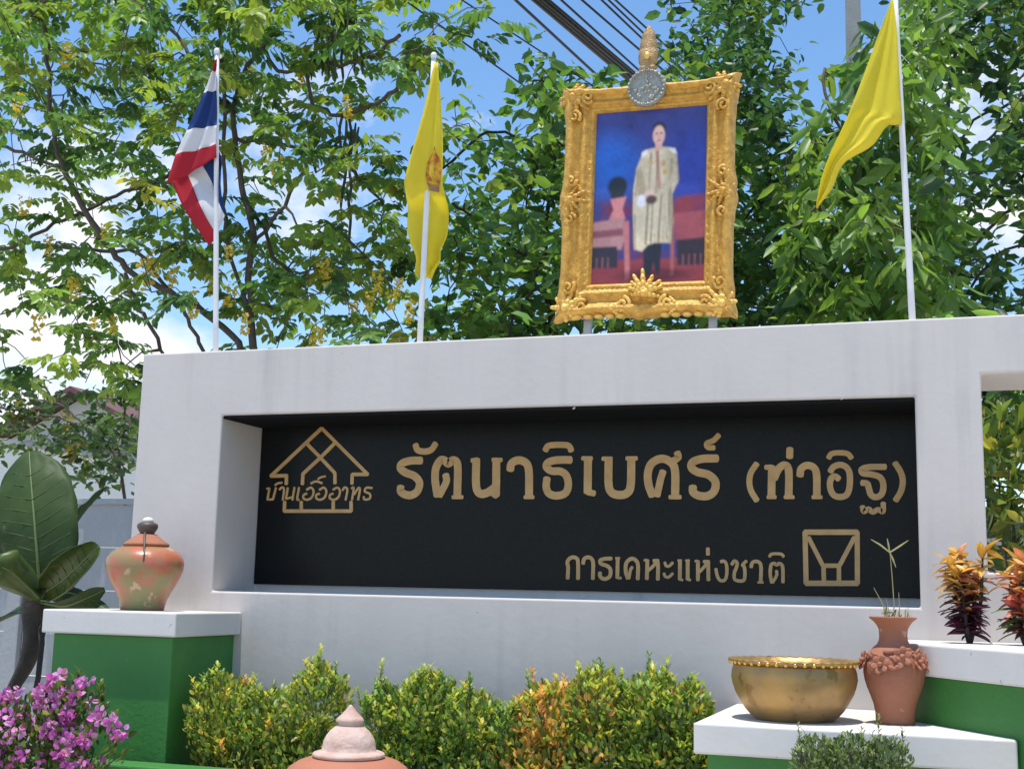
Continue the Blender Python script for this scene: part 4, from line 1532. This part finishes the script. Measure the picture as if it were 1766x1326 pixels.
HG = [(.19, .29, .06), (.32, .37, .075), (.48, .43, .085), (.10, .18, .048), (.70, .34, .11)]
zb = kz-.09
GRP = 'clipped shrubs in the planter'


def hedge(label, spec, n, pc, ry=.24):
    e = ells(spec, YS, ry)
    cx = np.mean([q[0][0] for q in e])
    return shrub('hedge_shrub', label, (cx, YS, zb), e, int(n*1.25), HG, pc, .040, .020, GRP, shoots=40, shoot_len=.065)


hedge('yellow-green clipped shrub against the green pedestal with the mottled urn', [(388, 1240, 62, 68), (465, 1252, 62, 55), (548, 1218, 48, 66), (430, 1320, 95, 60), (535, 1310, 66, 58)], 5600, [.34, .28, .20, .15, .03])
hedge('green clipped shrub between the yellow-green one and the orange-tinged one', [(668, 1238, 34, 48), (738, 1228, 52, 62), (815, 1246, 44, 48), (705, 1312, 76, 58), (820, 1318, 60, 52)], 5000, [.40, .28, .08, .23, .01])
ORG = [.13, .13, .24, .09, .41]
hedge('orange-tinged clipped shrub in the planter', [(885, 1268, 26, 42, [.5, .2, .05, .25, 0]), (950, 1240, 62, 55, ORG), (1030, 1215, 55, 55, [.25, .28, .26, .11, .10]), (930, 1315, 75, 55, ORG), (1040, 1300, 70, 65, [.32, .25, .2, .17, .06])], 4800, ORG)
hedge('green clipped shrub beside the low white slab', [(1120, 1225, 52, 58), (1180, 1235, 45, 52), (1140, 1305, 70, 65), (1200, 1305, 38, 50)], 4200, [.36, .30, .12, .19, .03])

# small feathery shrub in front of the low slab
e = ells([(1410, 1318, 42, 42), (1470, 1308, 45, 35), (1530, 1318, 38, 38), (1470, 1350, 90, 45)], -1.5, .12)
shrub('feathery_shrub', 'small grey-green feathery shrub in front of the low slab', (e[1][0][0], -1.5, .40), e, 3200, [(.15, .21, .085), (.10, .155, .06), (.21, .26, .11)], [.45, .35, .2], .026, .011, shoots=20, shoot_len=.045)

# pink flowering shrub, bottom left
e = ells([(20, 1275, 60, 70), (90, 1265, 55, 75), (130, 1235, 38, 55), (165, 1290, 45, 50), (60, 1330, 110, 60), (-40, 1290, 70, 80)], -1.25, .22)
pk = shrub('flowering_shrub', 'pink flowering shrub in front of the green urn pedestal', (e[1][0][0], -1.25, .40), e, 1900, [(.10, .14, .03), (.06, .10, .025), (.16, .18, .04), (.035, .065, .02)], [.35, .3, .2, .15], .045, .024, shoots=7, shoot_len=.06)
fm = []
PK = [(.54, .12, .42), (.62, .20, .48), (.46, .085, .33), (.56, .17, .31), (.64, .30, .50)]
for vq in range(5):
    n = 9
    d = rand_dir(n, (0, 0, .5))
    pos = d*.010
    fm.append(leaf_mesh('flower', pos, d, rand_dir(n), .032, .028, pick([PK[vq], PK[(vq+1) % 5]], n, .12), M['petal_p']))
fl = []
for i in range(150):
    s = e[RNG.choice(6, p=[.26, .20, .12, .10, .16, .16])]
    d = unit(RNG.normal(size=3)*np.array([1, .7, 1]) + np.array([.15, -.75, .35]))
    fl.append(np.array(s[0])+d*np.array(s[1])*RNG.uniform(.9, 1.12))
for (x, y) in ((205, 1266), (172, 1232), (96, 1172), (135, 1172), (75, 1195), (122, 1228), (185, 1245), (132, 1275), (88, 1255), (70, 1210)):
    for q in range(3):
        fl.append(at(x+random.uniform(-10, 10), y+random.uniform(-8, 8), -1.42))
for i, p in enumerate(fl):
    o = link('flower', fm[i % 5], pk)
    o.location = tuple(p-np.array(pk.location))
    o.rotation_euler = (random.random()*6, random.random()*6, random.random()*6)
    q = random.uniform(.7, 1.25)
    o.scale = (q, q, q)

# --- large-leaved plant at the left
YP = .9
LP = lambda x, y, dy=0: at(x*.5474, 600+y*.5474, YP+dy)
pb = LP(20, 1120)
pr_ = empty('large_leaf_plant', (pb[0], YP, 0), 'big-leaved plant with dark leaning trunk beside the urn pedestal', 'plant')
p0 = np.array(pr_.location)
mb = MB()
tp = [np.array([pb[0]-.12, YP, 0]), LP(-10, 1180), LP(40, 1075), LP(85, 990), LP(108, 900), LP(112, 820), LP(118, 770), LP(125, 735)]
tp = catmull(tp, 4)
mb.tube([p-p0 for p in tp], np.interp(np.linspace(0, 1, len(tp)), [0, .3, .55, .7, .85, 1], [.05, .045, .075, .10, .095, .03]), 12)
mb.build('trunk', M['bark_dark'], pr_, smooth=True)
mb = MB()
mb.tube([LP(105, 1110, -.1)-p0, LP(120, 1040, -.1)-p0, LP(132, 930, -.05)-p0, LP(128, 850)-p0], [.018, .02, .02, .03], 8)
mb.build('root', M['bark_dark'], pr_, smooth=True)


def big_leaf(path, widths, tilt, curl, m, wave=.0, nv=12):
    """path: 3D midrib points; widths: half widths along it; tilt: direction across the blade"""
    mid = np.array(catmull(path, 6))
    n = len(mid)
    wds = np.interp(np.linspace(0, 1, n), np.linspace(0, 1, len(widths)), widths)
    tl = np.array(tilt, float)
    mb = MB()
    for i in range(n):
        T = unit(mid[min(i+1, n-1)]-mid[max(i-1, 0)])
        s = tl - T*(tl@T)
        s = unit(s)
        nn = np.cross(s, T)
        for j in range(nv+1):
            a = j/nv*2-1
            w_ = wds[i]
            cv = curl[0] + (curl[1]-curl[0])*i/(n-1)
            if abs(cv) > 1e-3:
                off = s*math.sin(a*cv)/cv*w_ + nn*(1-math.cos(a*cv))/cv*w_
            else:
                off = s*a*w_
            rip = wave*math.sin(i*1.1+abs(a)*2)*abs(a)**2 + .022*w_*math.cos(abs(a)*14-i*1.3)
            mb.v.append(tuple(mid[i]+off+nn*rip-p0))
    for i in range(n-1):
        for j in range(nv):
            q = i*(nv+1)+j
            mb.f.append((q, q+1, q+nv+2, q+nv+1))
    o = mb.build('leaf', m, pr_, smooth=True)
    sd = o.modifiers.new('thick', 'SOLIDIFY')
    sd.thickness = .004
    vn = MB()
    h_ = nv//2
    for i in range(3, n-4, 2):
        for sg in (-1, 1):
            pts = []
            for q in range(0, h_):
                fi = min(n-1.001, i+q*.45)
                ii = int(fi)
                pts.append(Vector(mb.v[ii*(nv+1)+h_+sg*q]).lerp(Vector(mb.v[(ii+1)*(nv+1)+h_+sg*q]), fi-ii))
            vn.tube(pts, np.linspace(.0036, .0022, len(pts)), 5)
    tag(vn.build('veins', M['vein'], o, smooth=True), kind='stuff')
    r = MB()
    r.tube([p-p0 for p in mid], np.linspace(.014, .004, n), 6)
    r.build('midrib', M['midrib'], o, smooth=True)
    return o


big_leaf([LP(125, 740), LP(118, 660, -.05), LP(108, 540, -.06), LP(98, 420, 0), LP(92, 326, .10)], [.07, .22, .29, .315, .315, .29, .22, .06], (1, .25, 0), (-.35, -.25), M['bigleaf'], .01)
big_leaf([LP(150, 735, .1), LP(200, 620, .25), LP(262, 520, .4), LP(335, 440, .5)], [.05, .15, .22, .18, .03], (.8, -.5, .5), (.5, .4), M['bigleaf'], .01)
big_leaf([LP(140, 770, -.1), LP(200, 730, -.3), LP(262, 672, -.45), LP(312, 625, -.5)], [.07, .17, .20, .16, .08], (.5, .2, -.9), (2.0, 1.5), M['bigleaf_y'])
big_leaf([LP(130, 790, -.1), LP(80, 745, -.3), LP(35, 705, -.5), LP(-15, 680, -.6)], [.07, .18, .21, .17, .08], (-.5, .3, -.9), (1.8, 1.4), M['bigleaf_y'])
big_leaf([LP(120, 740, .05), LP(70, 680, .1), LP(25, 620, .15), LP(-20, 560, .2)], [.03, .10, .13, .10, .02], (.7, -.4, .7), (1.2, .7), M['bigleaf'])
big_leaf([LP(130, 800, -.05), LP(200, 812, -.15), LP(265, 790, -.2), LP(330, 760, -.1)], [.03, .09, .12, .10, .02], (.1, .9, -.5), (.8, .5), M['bigleaf'])
big_leaf([LP(120, 830, .0), LP(70, 830, .1), LP(20, 850, .15), LP(-40, 880, .2)], [.03, .10, .12, .09, .02], (.1, .9, .4), (.7, .5), M['bigleaf'])
big_leaf([LP(135, 790, .1), LP(210, 770, .4), LP(290, 800, .5), LP(345, 830, .5)], [.03, .09, .11, .08, .02], (.1, .9, .45), (.7, .5), M['bigleaf'])

# --- crotons on the right pedestal


def croton(label, px, py, Y, h, pal, n, seed):
    rs = np.random.default_rng(seed)
    b = at(px, py, Y)
    b[2] = 1.418
    root = empty('croton', b, label, 'croton', 'crotons on the right pedestal')
    mb = MB()
    st = []
    for i in range(7):
        top = np.array([np.clip(rs.normal(), -1.3, 1.3)*.055, np.clip(rs.normal(), -1.3, 1.3)*.05, h*rs.uniform(.5, .9)])
        mb.tube([(0, 0, -.01), tuple(top*.5+rs.normal(size=3)*.012), tuple(top)], [.012, .009, .005], 6)
        st.append(top)
    mb.build('stem', M['bark_dark'], root, smooth=True)
    ms = []
    for ci, c in enumerate(pal):
        lm_ = MB()
        c = np.array(c)
        for i in range(6):
            t = i/5
            w_ = (.0, .017, .023, .021, .014, .001)[i]
            dz = -.05*t*t
            for a in (-1, 0, 1):
                lm_.v.append((t*.125, a*w_, dz+abs(a)*.006))
        for i in range(5):
            for j in range(2):
                q = i*3+j
                lm_.f.append((q, q+3, q+4, q+1))
        lm_.c = [np.clip(c*(1.4 if (k % 3 == 1) else 1)*(1+rs.normal()*.12), .005, .9) for k in range(len(lm_.v))]
        ms.append(lm_.mesh('leaf', M['croton'], True))
    for i in range(n):
        t = rs.random()
        s = st[i % 7]
        p = s*(.15+.95*t)
        ci = int(np.clip(t*len(pal)+rs.normal()*.8, 0, len(pal)-1))
        o = link('leaf', ms[ci], root)
        o.location = tuple(p)
        o.rotation_euler = (rs.normal()*.4, -rs.uniform(-.2, 1.1)*(0.5+.7*t), rs.random()*6.2832)
        q = rs.uniform(.5, .95)
        o.scale = (q, q, q)


PALC = [(.085, .022, .04), (.07, .03, .04), (.13, .03, .06), (.10, .055, .03), (.42, .15, .05), (.62, .36, .06), (.55, .30, .05)]
croton('croton with yellow top and dark purple base against the white pillar', 1672, 1104, -.34, .50, PALC, 290, 1)
croton('croton with orange red leaves beside the wall opening', 1770, 1112, -.42, .44, [(.09, .05, .03), (.10, .16, .04), (.35, .07, .05), (.52, .14, .07), (.55, .20, .08), (.60, .34, .08)], 260, 2)

# --- weed growing out of the vase
wr = empty('grass_weed', (-.285, -.715, 1.058+(1063-600)*v_s), 'thin grass weed with forked seed head growing from the flowered vase', 'weed')
wp = np.array(wr.location)
V8 = lambda x, y: at(1180+x*.3318, 900+y*.3318, -.70)
mb = MB()
mb.tube([V8(1092, 600)-wp, V8(1090, 420)-wp, V8(1082, 300)-wp, V8(1070, 160)-wp], [.003, .0025, .002, .0018], 5)
mb.build('stem', M['straw'], wr)
for (x, y, x1, y1) in ((1040, 560, 1035, 440), (1115, 560, 1115, 365), (1150, 540, 1175, 480), (1130, 540, 1150, 470), (1075, 560, 1050, 400), (1140, 560, 1165, 440), (1095, 560, 985, 340)):
    mb = MB()
    mb.tube([V8(x, y)-wp, (V8(x, y)+V8(x1, y1))/2-wp+np.array([.004, 0, 0]), V8(x1, y1)-wp], [.003, .0025, .0012], 5)
    mb.build('stem', M['straw'], wr)
for (x1, y1, x2, y2) in ((970, 90, 1020, 120), (1055, 85, 1062, 120), (1165, 95, 1120, 125), (1100, 235, 1085, 195)):
    mb = MB()
    a, b_, c = V8(x1, y1), V8(x2, y2), V8(1068, 158)
    mb.tube([c-wp, b_-wp, a-wp], [.0035, .0045, .0015], 5)
    mb.build('seed_head', M['straw'], wr)
mb = MB()
n = 26
pos = np.array([V8(1100+RNG.normal()*40, 515+RNG.normal()*22)-wp for _ in range(n)])
o = link('leaf_tuft', leaf_mesh('leaf_tuft', pos, rand_dir(n, (0, 0, 1.6)), rand_dir(n), .05, .008, pick([(.30, .26, .12), (.14, .17, .05)], n), M['leaf']), wr)

# --- yellow-green shrub seen through the wall opening
YO = 2.6
e = ells([(1715, 770, 45, 60), (1760, 800, 55, 70), (1725, 850, 50, 35), (1780, 880, 60, 60), (1735, 930, 22, 50), (1762, 985, 40, 50)], YO, .35)
shrub('variegated_shrub', 'yellow-green variegated shrub behind the wall opening', (e[1][0][0], YO, 0), e, 420, [(.14, .19, .035), (.09, .14, .03), (.34, .32, .07), (.05, .09, .03)], [.35, .25, .25, .15], .17, .055, upright=.2, shoots=1, shoot_len=.05)
mb = MB()
mb.box((-.9, 4.6, 0), (4.2, 4.68, 2.35))
db = empty('sheet_fence', (1.6, 4.6, 0), 'dark blue-grey sheet fence behind the wall opening', 'fence')
for i in range(9):
    mb = MB()
    x0 = -2.7+i*.6
    mb.box((x0, 0, 0), (x0+.592, .03, 2.42))
    mb.build('sheet', M['darkpanel'], db, bevel=.004)
mb = MB()
mb.box((-2.7, -.04, 2.1), (2.7, -.002, 2.16))
mb.build('rail', M['steel'], db)

# ------------------------------------------------------------------ background left: boundary wall, house
bz = float(at(200, 870, 2.9)[2])
bw = empty('boundary_wall', (-8, 2.9, 0), 'grey precast concrete boundary wall with posts behind the big-leaved plant', 'wall')
post = MB()
post.box((-.08, -.08, 0), (.08, .08, bz+.04))
pm = post.mesh('post', M['fence'])
plank = MB()
plank.box((.085, -.022, 0), (1.915, .022, (bz-.012*6)/6))
km = plank.mesh('plank', M['fence'])
for i in range(6):
    o = link('post', pm, bw, .008)
    o.location = (-6.2+i*2.0, 0, 0)
    if i < 5:
        for q in range(6):
            o = link('plank', km, bw, .006)
            o.location = (-6.2+i*2.0, random.uniform(-.006, .006), q*bz/6+.006)
for i in range(5):
    mb = MB()
    mb.box((-6.11+i*2.0, -.05, bz), (-4.29+i*2.0, .05, bz+.05))
    mb.build('coping', M['fence'], bw, bevel=.006)

YH = 17.
apex = at(150, 674, YH)
mpx = np.linalg.norm(apex-CAM)/F
hr = empty('house', (apex[0], YH, 0), 'pale two-storey house with red-brown gable roof behind the garden tree', 'house')
ez = float(at(204, 708, YH)[2])
hw = 2.6
slope = (apex[2]-.12-ez)/(54*mpx)
ez2 = apex[2]-.12-slope*hw
mb = MB()
mb.add([(-hw, 0, 0), (hw, 0, 0), (hw, 0, ez2), (0, 0, apex[2]-.12), (-hw, 0, ez2), (-hw, 7, 0), (hw, 7, 0), (hw, 7, ez2), (0, 7, apex[2]-.12), (-hw, 7, ez2)],
       [(0, 1, 2, 3, 4), (9, 8, 7, 6, 5), (0, 4, 9, 5), (1, 6, 7, 2), (2, 7, 8, 3), (3, 8, 9, 4)])
mb.build('wall', M['house'], hr)
for sgn in (-1, 1):
    mb = MB()
    a = np.array([0, 0, apex[2]-.1])
    b = np.array([sgn*(hw+.5), 0, apex[2]-.1-slope*(hw+.5)])
    vs = []
    for yy in (-.6, 7.5):
        for (p, dz) in ((a, 0), (b, 0), (b, .12), (a, .12)):
            vs.append((p[0]+(.001*sgn), yy, p[2]+dz))
    mb.add(vs, [(0, 1, 2, 3), (7, 6, 5, 4), (0, 4, 5, 1), (1, 5, 6, 2), (2, 6, 7, 3), (3, 7, 4, 0)])
    mb.build('roof_slope', M['roof'], hr, fix=True)
wz = float(at(175, 822, YH)[2])
for i, (px_, wd2) in enumerate(((178, .55), (95, .55))):
    xx = float(at(px_, 822, YH)[0]-apex[0])
    mb = MB()
    mb.box((xx-wd2, -.05, wz-.45), (xx+wd2, -.002, wz+.5))
    wn = mb.build('window', M['white_cap'], hr)
    for sx in (-1, 1):
        mb = MB()
        mb.box((xx+sx*wd2*.48-wd2*.42, -.06, wz-.38), (xx+sx*wd2*.48+wd2*.42, -.052, wz+.43))
        mb.build('pane', M['glass'], wn)
    mb = MB()
    mb.box((xx-wd2-.1, -.75, wz+.58), (xx+wd2+.1, -.003, wz+.66))
    mb.build('awning', M['roof'], hr)
nb_ = empty('side_building', (at(5, 800, 12.)[0]-2.6, 12., 0), 'plain pale mint building at the far left behind the big leaf', 'building')
mb = MB()
bh = float(at(5, 770, 12.)[2])
mb.box((-3, 0, 0), (3.0, 5, bh))
mb.build('wall', M['house'], nb_)
mb = MB()
mb.box((-3.1, -.1, bh+.002), (3.1, 5.1, bh+.12))
mb.build('roof', M['conc'], nb_)

# ------------------------------------------------------------------ utility pole and cables
YU = 10.
pt, p2 = at(1472, 60, YU), at(1474, 600, YU)
ur_ = empty('utility_pole', (pt[0], YU, 0), 'grey concrete utility pole rising behind the trees', 'utility pole')
mb = MB()
zt = float(at(1472, -260, YU)[2])
mb.tube([(0, 0, 0), (0, 0, zt)], [.19, .125], 4)
mb.build('shaft', M['conc'], ur_, bevel=.02)
for z in (zt-.5, zt-1.3):
    mb = MB()
    mb.box((-.9, -.16, z), (.9, -.06, z+.1))
    mb.build('cross_arm', M['conc'], ur_)
ZC = 8.0


def cable(p, q, z, r, label):
    a, b = atz(*p, z), atz(*q, z)
    d = b-a
    pts = []
    for i in range(25):
        t = -1.2+i*(7.2/24)
        s = (t-2.4)/3.6
        pts.append(a+d*t+np.array([0, 0, .0]))
    base = pts[0]
    o = empty('power_cable', base, label, 'cable', 'overhead power cables')
    mb = MB()
    mb.tube([p_-base for p_ in pts], r, 6)
    mb.build('wire', M['cable'], o, smooth=True)


lab_b = 'thick black cable in the overhead bundle behind the gilded frame'
lab_t = 'thin black overhead wire between the thick cable bundle and the tall dark tree'
Zc = lambda x, y: (600+x*.34, y*.34)
for (p, q, r) in (((940, -5), (1425, 405), .030), ((965, -5), (1440, 400), .026), ((992, 0), (1450, 385), .026), ((1015, 0), (1455, 372), .018)):
    cable(Zc(*p), Zc(*q), ZC, r, lab_b)
for (p, q, r) in (((848, 0), (1330, 445), .018), ((1080, 0), (1450, 335), .014), ((1185, 0), (1480, 255), .014), ((1285, 0), (1600, 300), .013), ((1320, 0), (1610, 275), .012), ((1355, 0), (1625, 245), .012)):
    cable(Zc(*p), Zc(*q), ZC+.3, r, lab_t if p[0] > 900 else 'single thin wire between the emblem flag and the thick cable bundle')
for (p, q, r) in (((285, 0), (820, 385), .010), ((790, 140), (1050, 310), .008)):
    cable(Zc(*p), Zc(*q), ZC-.6, r, 'very thin overhead wire crossing just above the emblem flag' if p[0] < 500 else 'very thin overhead wire in open sky beside the single thin wire')
